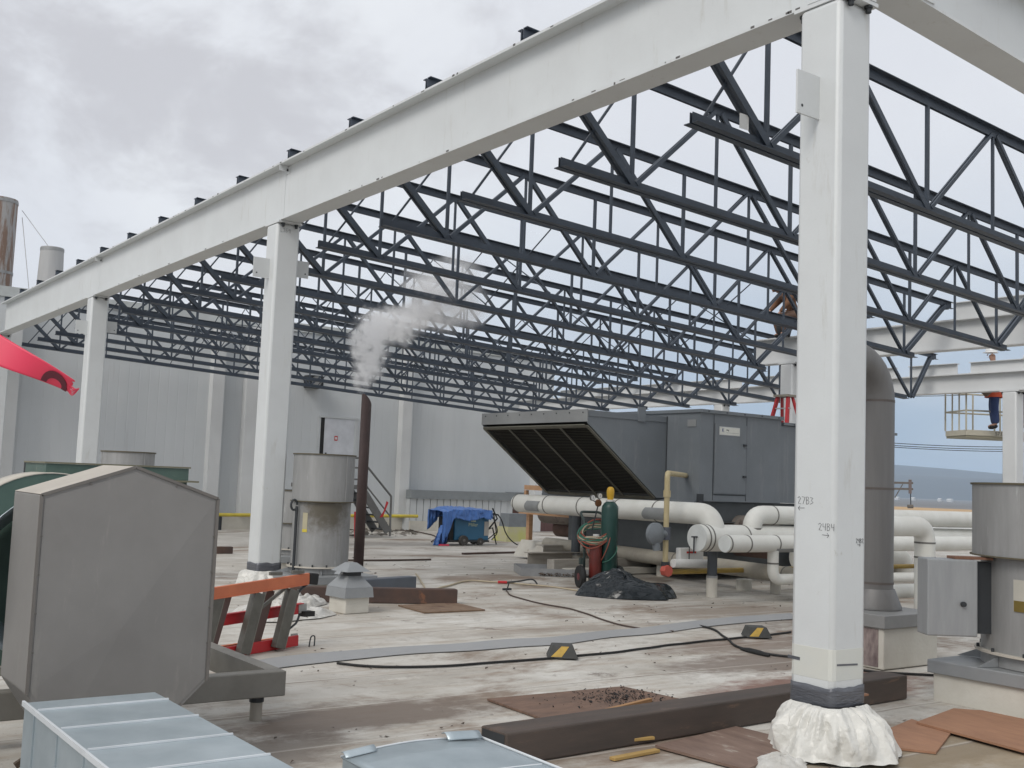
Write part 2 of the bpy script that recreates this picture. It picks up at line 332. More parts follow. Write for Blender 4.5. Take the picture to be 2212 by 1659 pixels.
def wrap_profile(w0, base, H, seed, nf=54, rows=11):
    """plastic skirt: gathered tight round a square post, crumpling outwards in irregular creased facets"""
    rnd = random.Random(int(seed*10)); mb = MB(); P = []
    for j in range(rows+1):
        v = j/rows; ring = []
        for i in range(nf):
            a = 2*math.pi*(i+(.5 if j % 2 else 0)+rnd.uniform(-.32, .32)*(v > .05))/nf; c, s = math.cos(a), math.sin(a)
            k = min(1/max(abs(c), abs(s)), 1.32); p = v**.92
            lob = noise.noise(V((c*1.3+seed, s*1.3, 0))); cr = noise.noise(V((c*4.5, s*4.5, v*2.5+seed)))
            fld = abs(noise.noise(V((c*3.1+seed, s*3.1, v*.7)))); fl2 = abs(noise.noise(V((c*6.3, s*6.3+seed, v*.9))))
            r = w0*k*(1-p)+base*p*(1+.30*lob+.08*cr)+(.16*fld+.08*fl2-.03)*math.sin(math.pi*min(1, .12+v*.9))
            r += (.022 if (i % 3 == 0) else -.012)*math.sin(math.pi*min(1, v*1.3))*rnd.uniform(.2, .9)+rnd.uniform(-.006, .006)*(v > .05)
            z = H*(1-v**1.35)+.03*cr*math.sin(math.pi*v)+rnd.uniform(-.005, .005)*math.sin(math.pi*v)
            ring.append(V((r*c, r*s, max(z, .003+abs(rnd.uniform(0, .02))*(v > .9)))))
        P += ring
    fs = []
    for j in range(rows):
        for i in range(nf):
            a, b_, c, d_ = j*nf+i, j*nf+(i+1) % nf, (j+1)*nf+(i+1) % nf, (j+1)*nf+i
            fs += [(a, b_, d_), (b_, c, d_)] if (j % 2 == 0) else [(a, b_, c), (a, c, d_)]
    return mb.add(P, fs)
def crumple_finish(o, ang=22, sub=1):
    """keeps the long creases crisp and rounds the small facets"""
    md = o.modifiers.new('sub', 'SUBSURF'); md.levels = md.render_levels = sub
    tx = bpy.data.textures.new('folds', 'CLOUDS'); tx.noise_scale = .07
    dm = o.modifiers.new('disp', 'DISPLACE'); dm.texture = tx; dm.strength = .012; dm.mid_level = .5
    return o
col_labels = ['nearest and tallest white square steel column with handwritten numbers, right foreground',
              'white square steel column with grey tape band, behind the red and orange ladders',
              'white square steel column, third along the girder, in front of the grey wall',
              'white square steel column at the left edge of the photo behind the pink tape']
cols = []
for i, y in enumerate(COLY):
    tabs = ((-1, 4.21, 4.52),) if i == 0 else ((-1, 4.28, 4.56), (1, 4.36, 4.6))
    c = column(6.31, y, deck(y), 5.09, col_labels[i], tabs=tabs); cols.append(c)
# tape bands and plastic skirts on the two nearer columns
def tape_band(parent, z0, z1, h=.178, seed=0):
    m = MB(); n = 72
    def f(u, v):
        a = 2*math.pi*u; c, s = math.cos(a), math.sin(a); k = 1/max(abs(c), abs(s)); k = min(k, 1.33)
        r = (h+.006)*k+.004*noise.noise(V((c*6, s*6, v*6+seed)))
        return V((r*c, r*s, z0+(z1-z0)*v+.018*noise.noise(V((c*2, s*2, seed+v)))))
    m.grid(f, n, 5); return m.build('tape_band', TAPE, parent, smooth=True, solid=.002)
tape_band(cols[0], .31, .46, seed=3)
tape_band(cols[1], .17, .33, seed=9)
s1 = tag(crumple_finish(wrap_profile(.186, .45, .335, 2.3, 84, 12).build('plastic_sheet', PLAST, smooth=False)), 'crumpled white plastic sheet skirting the foot of the nearest column', 'plastic sheet', 'white plastic sheets tied round the columns')
s1.location = (6.28, 4.80, deck(4.8)+.004)
s2 = tag(crumple_finish(wrap_profile(.184, .34, .22, 8.1, 40, 8).build('plastic_sheet', PLAST, smooth=False)), 'white plastic sheet skirting the second column, behind the ladders', 'plastic sheet', 'white plastic sheets tied round the columns')
s2.location = (6.30, 14.27, deck(14.3)+.004)
# handwriting on the nearest column: strokes of marker
GL = {'2': [[(0, .8), (.25, 1), (.5, .8), (.1, .05), (.6, 0)]], '7': [[(0, 1), (.55, .95), (.2, 0)]], '8': [[(.5, .9), (.1, .85), (.5, .2), (.2, 0), (.05, .2), (.5, .9)]],
      'B': [[(.05, 0), (.05, 1), (.35, .97), (.42, .78), (.30, .58), (.07, .52)], [(.30, .56), (.5, .38), (.46, .12), (.3, .02), (.05, 0)]], '3': [[(0, .95), (.45, .85), (.15, .52), (.5, .25), (0, 0)]], '4': [[(.05, 1), (.05, .5), (.5, .5)], [(.5, 1), (.45, 0)]],
      '<': [[(.3, .8), (0, .5), (.3, .2)], [(0, .5), (1.1, .55)]], '>': [[(.8, .8), (1.1, .5), (.8, .2)], [(0, .55), (1.1, .5)]], 'C': [[(.5, .9), (.1, .8), (.05, .2), (.5, .1)]], '5': [[(.5, 1), (.05, .95), (.1, .55), (.5, .4), (.1, 0)]], 'L': [[(0, 1), (.05, 0), (.5, 0)]], '9': [[(.5, .9), (.1, .9), (.1, .6), (.5, .65), (.5, .9), (.45, 0)]]}
def scrawl(parent, s, org, xd, size, m=INK, r=.0016):
    mb = MB(); org = V(org); xd = V(xd)
    x = 0
    for ch in s:
        if ch != ' ':
            for st in GL[ch]:
                pts = [org+xd*((x+px)*size)+V((0, 0, py*size)) for px, py in st]
                mb.tube(pts, r, 5)
        x += .72
    return mb.build('handwriting', m, parent)
def on_left(u, v): p = PX(u, v, 6.131); return p-cols[0].location
def on_right(u, v): p = PY(u, v, 4.661); return p-cols[0].location
YLW = mat('yellowed paint', (.60, .60, .545), .5, c2=(.56, .575, .55), scale=3)
mb = MB().box((-.1788, -.1788, .47), (.1788, .1788, .745)); mb.build('yellowed_foot', YLW, cols[0], bevel=.036)
scrawl(cols[0], '27B3', on_left(1723, 1088), (0, -1, 0), .05); scrawl(cols[0], '<', on_left(1724, 1105), (0, -1, 0), .05)
scrawl(cols[0], '24B4', on_left(1768, 1145), (0, -1, 0), .048); scrawl(cols[0], '>', on_left(1776, 1164), (0, -1, 0), .05)
scrawl(cols[0], '24B2', on_right(1849, 1173), (1, 0, 0), .03); scrawl(cols[0], '>', on_right(1852, 1182), (1, 0, 0), .03)
scrawl(cols[1], 'L359', PY(606, 500, 14.12)-cols[1].location, (1, 0, 0), .055, PATCH, .003)
d = MB(); # dark tape line low on the nearest column
a, b = on_right(1808, 1437), on_right(1852, 1435); d.bar(a+V((0, -.001, 0)), b+V((0, -.001, 0)), .003, .012, (0, 1, 0)); d.build('tape_strip', TAPE, cols[0])
d = MB(); a, b = on_left(1702, 1417), on_left(1728, 1423); d.bar(a, b, .003, .022, (1, 0, 0)); d.build('tape_strip', TAPE, cols[0])
# main girder, one piece per bay
def girder(name, label, x, y0, y1, zb, depth=.85, fl=.30, group=None, m=W_PAINT, slope=0, stiff=(), plate=True):
    t = thing(name, label, 'girder', (x, y0, zb), group); L_ = y1-y0; h = fl/2
    MB().box((-h, 0, 0), (h, L_, .026)).build('bottom_flange', m, t)
    MB().box((-.008, 0, .026), (.008, L_, depth-.026)).build('web', m, t)
    MB().box((-h, 0, depth-.026), (h, L_, depth)).build('top_flange', m, t)
    for s in stiff:
        MB().box((-h+.02, s-.006, .027), (-.0085, s+.006, depth-.027)).build('stiffener', m, t)
    return t
gy = [4.60, 14.30, 23.50, 32.60, 36]
gl = ['long white I-beam girder bay running left from the nearest column, largest in view', 'white I-beam girder bay between the second and third columns', 'white I-beam girder bay at the left edge, between the third and fourth columns']
GR = 'bays of the main white girder'
for i in range(3):
    g = girder('steel_girder', gl[i], 6.31, gy[i]+.004, gy[i+1]-.004, 5.092, group=GR)
    if i < 2:
        yy = gy[i+1]-gy[i]
        p = MB().box((-.022, yy-.30, .10), (-.0085, yy-.02, .75)).build('splice_plate', W_PAINT, g) if False else None
        MB().box((-.15, yy-.085, .74), (-.01, yy-.079, .823)).build('stiffener', W_PAINT, g)
        MB().box((-.018, yy-.14, .71), (-.0085, yy-.03, .81)).build('bolt_plate', W_PAINT, g)
        MB().lathe([(.016, -.02), (.016, 0)], (-.018, yy-.085, .76), 8, 'x').build('bolt', DARK, g)
mb = MB()
for i in range(70):
    y = 4.8+31*random.random()**1.6; L_ = random.uniform(.01, .07)
    if random.random() < .6: mb.box((6.158, y, 5.0935+random.uniform(0, .018)), (6.1598, y+L_, 5.094+random.uniform(.02, .026)))
    else: mb.box((6.158, y, 5.925), (6.1598, y+L_, 5.945+random.uniform(-.012, .004)))
tag(mb.build('scale_flakes', mat('flake grey', (.12, .115, .11), .8)), 'dark flakes of chipped paint along the main girder flange edges', 'paint flakes', kind='stuff')
# cross girder along X over the nearest column
t = thing('steel_girder', 'white I-beam crossing the top right corner from the nearest column', 'girder', (6.66, 4.82, 5.345), 'white cross beams')
sl = -.068; Lx = 12.6; h = .16
def slb(y0, y1, z0, z1): return [(0, y0, z0), (Lx, y0, z0+sl*Lx), (Lx, y1, z0+sl*Lx), (0, y1, z0), (0, y0, z1), (Lx, y0, z1+sl*Lx), (Lx, y1, z1+sl*Lx), (0, y1, z1)]
MB().hexa(slb(-h, h, 0, .026)).build('bottom_flange', W_PAINT, t)
MB().hexa(slb(-.008, .008, .026, .7)).build('web', W_PAINT, t)
MB().hexa(slb(-h, h, .7, .726)).build('top_flange', W_PAINT, t)
MB().box((-.5, -.17, -.012), (.6, .17, -.002)).build('splice_plate', W_PAINT, t)
MB().box((-.51, -.15, -.24), (-.17, .15, -.013)).build('bearing_stub', W_PAINT, t)
# second line of girder and its column
g = girder('steel_girder', 'white girder behind the nearest column, carrying the ends of the nearer joists', 19.75, 5.0, 17.3, 4.5, .60, group='white girders beyond the roof unit', m=W_FAR)
column(19.75, 16.25, deck(16), 4.498, 'white column behind the red stepladder, under the far girder end', tabs=(), name='steel_column', m=W_FAR, group='white columns beyond the roof unit')
column(19.75, 6.5, deck(6.5), 4.498, 'white column out of frame carrying the right end of the far girder', tabs=(), m=W_FAR, group='white columns beyond the roof unit')
g = girder('steel_girder', 'long low white girder at the far side of the roof, lowest in view', 24.85, 9.0, 36, 4.17, .47, group='white girders beyond the roof unit', m=W_FAR)
for yy in (9.6-9, 13.8-9, 23.0-9): pass
for i, y in enumerate((13.82, 23.1, 32.3)):
    column(24.85, y, deck(y), 4.168, ('white column at the right edge in front of the lift basket', 'white column at the back of the roof beyond the roof unit', 'white column in the far back corner against the wall')[i], tabs=(), m=W_FAR, group='white columns under the low far girder')
# short edge beams standing on the far girders
def stub(x, y0, y1, z, h, label):
    t = thing('edge_beam', label, 'beam', (x, y0, z), 'short white edge beams on the far girders')
    L_ = y1-y0
    MB().box((-.006, 0, 0), (.006, L_, h-.014)).build('web', W_FAR, t)
    MB().box((-.09, 0, h-.014), (.09, L_, h)).build('flange', W_FAR, t)
    MB().box((-.09, 0, -.012), (.09, L_, 0)).build('base_flange', W_FAR, t)
stub(24.85, 15.25, 16.6, 4.655, .26, 'short white edge beam left of the hard hat')
stub(24.85, 11.0, 14.9, 4.655, .26, 'white edge beam in front of the hard hat at the right edge')
stub(24.85, 17.0, 21.5, 4.655, .26, 'white edge beam on the far girder, half hidden by the nearest column')
stub(24.85, 22.3, 31.0, 4.655, .26, 'long white edge beam on the far girder behind the joists')
stub(19.75, 5.0, 12.2, 5.115, .33, 'white edge beam on the nearer far girder at the right edge')
# ================================================================== JOISTS
SL = -.0489; DX = 2.58; X0 = 6.16
ZT = 6.03; ZB = 4.85          # centre lines of chords at X0, world height
def zt(x): return ZT+SL*x
def zb(x): return ZB+SL*x
def joist_proto(L_, label, start=.55):
    t = thing('roof_joist', label, 'roof joist', (X0, 0, 0), 'blue grey roof joists')
    nb = int(round((L_-3.08)/DX))
    # chords: double angles, legs back to back
    def chord(xa, xb, zf, sgn, nm):
        m = MB()
        for s in (-1, 1):
            y0, y1 = s*.012, s*.020
            m.hexa([(xa, y0, zf(xa)-.05), (xb, y0, zf(xb)-.05), (xb, y1, zf(xb)-.05), (xa, y1, zf(xa)-.05), (xa, y0, zf(xa)+.05), (xb, y0, zf(xb)+.05), (xb, y1, zf(xb)+.05), (xa, y1, zf(xa)+.05)])
            e = sgn*.05; e2 = sgn*.042; y2 = s*(.09 if sgn < 0 else .08); lo, hi = min(e, e2), max(e, e2)
            m.hexa([(xa, y1, zf(xa)+lo), (xb, y1, zf(xb)+lo), (xb, y2, zf(xb)+lo), (xa, y2, zf(xa)+lo), (xa, y1, zf(xa)+hi), (xb, y1, zf(xb)+hi), (xb, y2, zf(xb)+hi), (xa, y2, zf(xa)+hi)])
        return m.build(nm, STEEL, t)
    chord(.02, L_-.02, zt, 1, 'top_chord')
    chord(start, L_-start*.6-.9, zb, -1, 'bottom_chord')
    for x in (.10, L_-.10):
        m = MB()
        for s in (-1, 1):
            m.hexa([(x-.08, s*.022, zt(x)-.088), (x+.08, s*.022, zt(x)-.088), (x+.08, s*.030, zt(x)-.088), (x-.08, s*.030, zt(x)-.088), (x-.08, s*.022, zt(x)+.04), (x+.08, s*.022, zt(x)+.04), (x+.08, s*.030, zt(x)+.04), (x-.08, s*.030, zt(x)+.04)])
            m.box((x-.08, s*.030, zt(x)-.088), (x+.08, s*.095, zt(x)-.080))
        m.build('seat', STEEL, t)
    def web(p, q, w, dp, nm, gap=0):
        m = MB(); P, Q = V((p[0], 0, p[1])), V((q[0], 0, q[1]))
        if gap:
            for s in (-1, 1): m.bar(P+V((0, s*gap, 0)), Q+V((0, s*gap, 0)), dp, w, (0, 1, 0))
        else: m.bar(P, Q, dp, w, (0, 1, 0))
        m.build(nm, STEEL, t)
    B = [1.54+DX*i for i in range(nb+1)]; T = [B[0]+DX/2+DX*i for i in range(nb)]
    web((.22, zt(.22)-.03), (B[0]-.03, zb(B[0])+.02), .078, .035, 'end_diagonal', .034)
    web((L_-.22, zt(L_)-.03), (B[-1]+.03, zb(B[-1])+.02), .078, .035, 'end_diagonal', .034)
    web((start+.15, zb(0)), (B[0]-.06, zt(B[0])), .024, .024, 'brace')
    for i, b in enumerate(B):
        web((b, zb(b)), (b, zt(b)), .040, .036, 'vertical')
        if i < len(T):
            web((b+.05, zb(b)+.02), (T[i]-.05, zt(T[i])-.02), .040 if i else .05, .022, 'diagonal', .020)
            web((T[i]+.05, zt(T[i])-.02), (B[i+1]-.05, zb(B[i+1])+.02), .042 if i else .06, .022, 'diagonal', .020)
            web((T[i], zb(T[i])), (T[i], zt(T[i])), .030, .030, 'vertical')
    return t
JY = lambda k: 8.50+1.828*k
ordn = ['first', 'second', 'third', 'fourth', 'fifth', 'sixth', 'seventh', 'eighth', 'ninth', 'tenth', 'eleventh', 'twelfth', 'thirteenth', 'fourteenth', 'fifteenth']
protoA = joist_proto(13.4, 'x'); protoB = None
for n, k in enumerate(range(-1, 14)):
    if k <= 4: o = protoA if k == -1 else dup(protoA)
    else:
        if protoB is None: protoB = joist_proto(18.56, 'x'); o = protoB
        else: o = dup(protoB)
    o.location = (X0, JY(k)+(.0 if k < 0 else random.uniform(-.02, .02)), 0)
    o['label'] = f'{ordn[n]} blue grey open web roof joist counting back from the nearest column'
o = joist_proto(5.16, 'x'); o.location = (X0+13.45, JY(4), SL*13.45)
o['label'] = 'short blue grey roof joist between the two far girders, right of the nearest column'
# bridging rods crossing the joists
BR = 'thin bridging rods between the joists'
for i, (x, n0) in enumerate([(X0+4.12+.6, 'left'), (X0+9.3+.3, 'right')]):
    m = MB()
    for k in range(3, 13):
        xa = x-X0
        m.tube([(x, JY(k), zt(xa)-.06), (x, JY(k+1), zb(xa)+.06)], .012, 5); m.tube([(x+.03, JY(k), zb(xa)+.06), (x+.03, JY(k+1), zt(xa)-.06)], .012, 5)
    tag(m.build('bridging', STEEL), f'row of crossed thin bridging rods between the joists, {n0} of the two rows', 'bridging', BR)
# paper tag on the nearest joist
p = PY(1607, 263, JY(-1)-.03)
tag(MB().box((p.x-.06, p.y-.004, p.z-.07), (p.x+.06, p.y, p.z+.07)).build('paper_tag', WHITE), 'crumpled white paper tag stuck on the first joist bottom chord', 'tag')
# ================================================================== FAR BUILDING
WY = 33.5
b = thing('industrial_building', 'long grey panelled building wall behind the joists with white pilasters and a door', 'building', (0, WY, deck(WY)-.05))
def rib_wall(x0, x1, z0, z1, pitch, dep, ybase=0):
    m = MB(); n = int((x1-x0)/pitch)
    prof = []
    for i in range(n):
        x = x0+i*pitch; prof += [(x, 0), (x+pitch*.86, 0), (x+pitch*.9, dep), (x+pitch*.96, dep)]
    prof.append((x1, 0))
    vs = [(x, ybase+y, z) for x, y in prof for z in (z0, z1)]
    return m.add(vs, [(2*i, 2*i+2, 2*i+3, 2*i+1) for i in range(len(prof)-1)])
ZW = lambda z: z-b.location.z
rib_wall(-14, 26.5, ZW(-.5), ZW(6.3), .305, .0025).build('wall', WALLM, b)
MB().box((-14, .03, ZW(-.6)), (26.5, 9, ZW(6.32))).build('wall_core', WALLM, b)
MB().box((-14.1, -.09, ZW(6.26)), (26.6, .3, ZW(6.55))).build('coping', mat('pale coping', (.50, .52, .51), .5), b)
for u in (457, 530, 868, 10):
    c = PY(u, 950, WY).x
    MB().box((c-.19, -.32, ZW(.2)), (c+.19, -.001, ZW(6.2))).build('pilaster', W_FAR, b)
# plinth
MB().box((-14, -.10, 0), (26.5, -.002, ZW(.18))).build('plinth', CURB, b)
# door
pa, pb = PY(689, 900, WY), PY(760, 990, WY)
z0 = pb.z-1.05; z1 = PY(700, 902, WY).z
MB().box((pa.x, -.06, ZW(z1)), (pb.x+.15, -.001, ZW(z1)+.07)).build('door_frame', WALLW, b)
MB().box((pa.x-.02, -.03, ZW(z0)), (pa.x+.07, -.001, ZW(z1))).build('door_frame', WALLW, b)
MB().box((pb.x+.02, -.05, ZW(z0)), (pb.x+.14, -.001, ZW(z1))).build('door_frame', WALLW, b)
MB().box((pa.x+.07, -.012, ZW(z0)), (pa.x+.22, -.002, ZW(z1))).build('gap_shade_strip', BLACK, b)  # black slab paints the shade in the gap beside the door leaf
dr = MB().box((pa.x+.22, -.035, ZW(z0)), (pb.x+.02, -.013, ZW(z1))).build('door', mat('white door', (.60, .62, .66), .4), b)
MB().box((pa.x+.27, -.07, ZW(z0)+.95), (pa.x+.32, -.036, ZW(z0)+1.2)).build('handle', DARK, dr)
MB().box((pa.x+.60, -.04, ZW(z0)+1.62), (pa.x+.72, -.036, ZW(z0)+1.78)).build('sign', RED, dr)
MB().box((pa.x+.625, -.043, ZW(z0)+1.66), (pa.x+.695, -.0405, ZW(z0)+1.74)).build('sign_panel', WHITE, dr)
# wall mounted dark blower under the joists
q = PY(672, 825, WY)
t = thing('wall_fan', 'dark box fan fixed high on the grey wall under the last joists', 'fan', q)
MB().box((-.28, -.4, -.22), (.28, -.001, .2)).build('housing', DARK, t, bevel=.03)
MB().lathe([(.19, -.43), (.17, -.43), (.17, -.401)], (0, 0, 0), 20, 'y').build('grille_ring', GALV_DULL, t)
# low ribbed penthouse wall with grey coping
pa, pb = PY(888, 1058, 32.9), PY(1108, 1072, 32.9)
t = thing('low_wall', 'low white ribbed wall with grey coping behind the blue welder', 'wall', (pa.x, 32.9, deck(32.9)))
LW = pb.x-pa.x; hz = pa.z-t.location.z
rib_wall(0, LW, .35, hz-.28, .28, .04).build('panel', WALLW, t)
MB().box((0, .041, 0), (LW, .58, hz-.30)).build('core', WALLW, t)
MB().box((-.03, -.08, hz-.30), (LW+.03, .6, hz)).build('coping', mat('coping grey', (.23, .25, .26), .5), t)
MB().box((0, -.05, 0), (LW, .04, .345)).build('base_flashing', CURB, t)
t2 = MB().box((pb.x+.04, 32.95, deck(33)), (pb.x+3.2, 33.45, pa.z-.12)).build('rust_shed', mat('red brown siding', (.15, .075, .07), .7, c2=(.10, .055, .05), scale=4, streak=(6, 1, .4)))
tag(t2, 'red brown sided shed wall right of the low white ribbed wall', 'shed')
MB().box((pb.x+.05, 32.88, pa.z-.119), (pb.x+3.3, 33.46, pa.z+.02)).build('coping', mat('coping grey', (.23, .25, .26), .5), t2)
# chimneys behind the building
def stack(u0, u1, vtop, Y, z0, prof, label, m):
    a, c = PY(u0, vtop, Y), PY(u1, vtop, Y); r = (c.x-a.x)/2*.98
    t = thing('chimney_stack', label, 'chimney', ((a.x+c.x)/2, Y, z0), 'metal chimneys behind the building'); H = a.z-z0
    MB().lathe([(r*k, H*h) for k, h in prof], (0, 0, 0), 40).build('shell', m, t, smooth=True)
    for h in (.985, .62):
        k = 1.02
        for i in range(len(prof)-1):
            if prof[i][1] <= h <= prof[i+1][1]:
                tt = (h-prof[i][1])/max(1e-6, prof[i+1][1]-prof[i][1]); k = prof[i][0]+tt*(prof[i+1][0]-prof[i][0])
        MB().lathe([(r*k*1.03, H*h-.05), (r*k*1.03, H*h+.05)], (0, 0, 0), 40).build('ring', GALV_DULL, t)
    return t, r, H
ST1 = mat('stained stack', (.36, .345, .33), .6, c2=(.30, .29, .28), scale=1, streak=(3, 3, .3), spots=((.19, .12, .085), .47, 1.9))
MATS['stained stack'] = ST1
ST2 = mat('pale stack', (.40, .395, .385), .6, c2=(.34, .335, .33), scale=1.5, streak=(3, 3, .3))
s1_, r1_, H1_ = stack(-38, 41, 424, 44, 4, [(1, 0), (1, 1)], 'tall rust streaked metal chimney at the left edge', ST1)
s2_, r2_, H2_ = stack(88, 139, 532, 42, 4, [(1.18, 0), (1.18, .62), (1, 1)], 'shorter pale tapered metal chimney right of the rusty one', ST2)
w = MB().tube([PY(48, 455, 44), PY(103, 530, 42)], .012, 5); w.tube([PY(48, 470, 44), PY(63, 630, 40)], .012, 5)
tag(w.build('guy_wire', GALV_DULL), 'thin guy wires running down from the rust streaked chimney', 'wire')
# yellow pipe along the wall foot
pts = [PY(466, 1112, 32.6), PY(902, 1115, 32.6)]
t = thing('gas_pipe', 'bright yellow pipe running along the foot of the grey wall', 'pipe', (0, 0, 0))
MB().tube(pts, .055, 12).build('run', YEL, t, smooth=True)
for f in (.02, .55, .8):
    q = pts[0].lerp(pts[1], f); MB().box((q.x-.04, q.y-.06, deck(32)), (q.x+.04, q.y+.06, q.z-.056)).build('stand', DARK, t)
STAIRM = mat('stair grey', (.16, .16, .155), .6, .2, c2=(.12, .12, .115), scale=4)
# stairs up to the door
t = thing('steel_stair', 'grey steel stair and handrails up to the wall door', 'stairs', (0, 0, 0))
SY = 27.8
def sp(u, v, dy=0): return PY(u, v, SY+dy)
foot = sp(843, 1155); topp = sp(785, 1052)
rise = topp.z-foot.z
for dy in (0, .8):
    MB().bar(sp(775, 1045, 0)+V((0, dy, 0)), foot+V((-.08, dy, .08)), .05, .22, (0, 1, 0)).build('stringer', STAIRM, t)
for i in range(7):
    f = (i+.5)/7; c = foot.lerp(sp(775, 1045), f)
    MB().box((c.x-.13, SY+.03, c.z+.02), (c.x+.13, SY+.77, c.z+.055)).build('tread', DARK, t)
pl = sp(785, 1050)
MB().box((pl.x-1.5, SY-.03, pl.z-.1), (pl.x+.12, SY+1.6, pl.z+.02)).build('platform', STAIRM, t)
def rail(pts, r=.032): return MB().tube(pts, r, 8).build('handrail', STAIRM, t, smooth=True)
rail([sp(777, 1150), sp(779, 990)]); rail([sp(842, 1158), sp(845, 1072)])
rail([sp(779, 990), sp(845, 1072)]); rail([sp(780, 1035), sp(845, 1118)], .024)
rail([sp(650, 983), sp(788, 990)], .03); rail([sp(760, 1010), sp(786, 1011)], .024); rail([sp(760, 1035), sp(786, 1036)], .024)
for u in (656, 700): rail([sp(u, 1060), sp(u, 985)])
for u, v in ((777, 1150), (690, 1150)): MB().box((sp(u, v).x-.04, SY, deck(SY)), (sp(u, v).x+.04, SY+.08, pl.z-.101)).build('leg', STAIRM, t)
m = MB(); a, c, e = sp(820, 1118, -.03), sp(835, 1082, -.03), sp(829, 1103, -.04)
m.add([a, a+V((.11, 0, .02)), e+V((.05, 0, 0)), e, c, c+V((.07, 0, -.05))], [(0, 1, 2, 3), (3, 2, 5, 4)])
tag(m.build('warning_tape', RED, solid=.003), 'strip of red tape tied to the stair handrail', 'tape')
m = MB(); a = sp(765, 1105, -.05)
m.add([a, a+V((.13, 0, 0)), a+V((.15, 0, -.35)), a+V((.02, 0, -.4)), a+V((.05, 0, -.8)), a+V((.08, 0, -.8))], [(0, 1, 2, 3), (3, 2, 5, 4)])
tag(m.build('warning_tape', RED, solid=.003), 'red tape hanging at the stair foot beside the brown pipe', 'tape')
# ================================================================== EXHAUST FANS
def exhaust_fan(name, label, c, r, hc, R2, H2, curb, capw, group, thr=.20, bm=None):
    z0 = deck(c[1]); t = thing(name, label, 'exhaust fan', (c[0], c[1], z0), group)
    hw = curb/2; hb = .24 if capw is None else capw
    MB().box((-hw, -hw, 0), (hw, hw, hb)).build('curb', CURB, t, bevel=.015)
    k = hw+.035
    cp = MB().box((-k, -k, hb-.012), (k, k, hb+.10)).build('curb_cap', GREYCAP, t, bevel=.008)
    zc = hb+.105
    MB().lathe([(r*1.0, zc), (r*1.0, zc+thr)], (0, 0, 0), 48).build('throat', GALV_DULL, t, smooth=True)
    for j in range(8):
        a = j*math.pi/4+.39; cs, sn = math.cos(a), math.sin(a)
        m = MB(); e = V((-sn*.004, cs*.004, 0)); P = [V((cs*(r+.005), sn*(r+.005), zc)), V((cs*min(hw*1.25, r+.20), sn*min(hw*1.25, r+.20), zc)), V((cs*(r+.005), sn*(r+.005), zc+thr*.85))]
        m.prism([p-e for p in P], e*2); m.build('gusset', GREYCAP, t)
    zf = zc+thr
    MB().lathe([(r+.05, zf), (r+.05, zf+.018)], (0, 0, 0), 48).build('flange', CREAM, t, smooth=True)
    for j in range(14):
        a = j*2*math.pi/14; MB().lathe([(.013, 0), (.013, .03)], (math.cos(a)*(r+.028), math.sin(a)*(r+.028), zf+.018), 6).build('bolt', DARK, t)
    body = MB().lathe([(r, zf+.018), (r, zf+.018+hc)], (0, 0, 0), 56).build('barrel', bm or GALV_DULL, t, smooth=True)
    zt_ = zf+.018+hc
    MB().lathe([(R2*.72, zt_-.03), (R2+.02, zt_-.012), (R2+.02, zt_)], (0, 0, 0), 56).build('skirt_ring', mat('dirty brown ring', (.11, .095, .06), .8), t, smooth=True)
    MB().lathe([(R2, zt_), (R2, zt_+H2), (R2-.012, zt_+H2), (R2-.012, zt_+.1)], (0, 0, 0), 56, close=False).build('windband', GALV_DULL, t, smooth=True)
    MB().lathe([(R2+.015, zt_+H2-.012), (R2+.015, zt_+H2+.004), (R2-.02, zt_+H2+.004)], (0, 0, 0), 56, close=False).build('rim', mat('dirty brown ring', (.11, .095, .06), .8), t, smooth=True)
    MB().box((R2*math.cos(-1.25), R2*math.sin(-1.25)-.008, zt_), (R2*math.cos(-1.25)+.012, R2*math.sin(-1.25)+.01, zt_+H2)).build('seam', GALV_DULL, t)
    return t, zf+.018, zt_
FG = 'upblast exhaust fans on white curbs'
def stained_mat(name, centre, rad, col, base=(.335, .335, .33), sq=(1, 1, 1)):
    m = GALV_DULL.copy(); m.name = name; nt = m.node_tree; N = nt.nodes; L = nt.links; b = N['Principled BSDF']
    src = b.inputs['Base Color'].links[0].from_socket
    tc = N.new('ShaderNodeTexCoord'); n = N.new('ShaderNodeTexNoise'); n.inputs['Scale'].default_value = 9; n.inputs['Detail'].default_value = 7; n.inputs['Roughness'].default_value = .7; L.new(tc.outputs['Object'], n.inputs['Vector'])
    mp = N.new('ShaderNodeMapping'); mp.vector_type = 'POINT'; mp.inputs['Scale'].default_value = sq; L.new(tc.outputs['Object'], mp.inputs[0])
    ds = N.new('ShaderNodeVectorMath'); ds.operation = 'DISTANCE'; L.new(mp.outputs[0], ds.inputs[0]); ds.inputs[1].default_value = [a*k for a, k in zip(centre, sq)]
    ma = N.new('ShaderNodeMath'); ma.operation = 'MULTIPLY_ADD'; L.new(n.outputs['Fac'], ma.inputs[0]); ma.inputs[1].default_value = -rad*1.3; L.new(ds.outputs['Value'], ma.inputs[2])
    mr = N.new('ShaderNodeMapRange'); mr.interpolation_type = 'SMOOTHSTEP'; mr.inputs[1].default_value = rad*.55; mr.inputs[2].default_value = -rad*.35; mr.inputs[3].default_value = 0; mr.inputs[4].default_value = .92; L.new(ma.outputs[0], mr.inputs[0])
    mx = N.new('ShaderNodeMix'); mx.data_type = 'RGBA'; L.new(mr.outputs[0], mx.inputs[0]); L.new(src, mx.inputs[6]); mx.inputs[7].default_value = (*col, 1); L.new(mx.outputs[2], b.inputs['Base Color'])
    return m
STAINED = stained_mat('grease stained galvanised', (-.12, -.38, 1.16), .42, (.10, .085, .06))
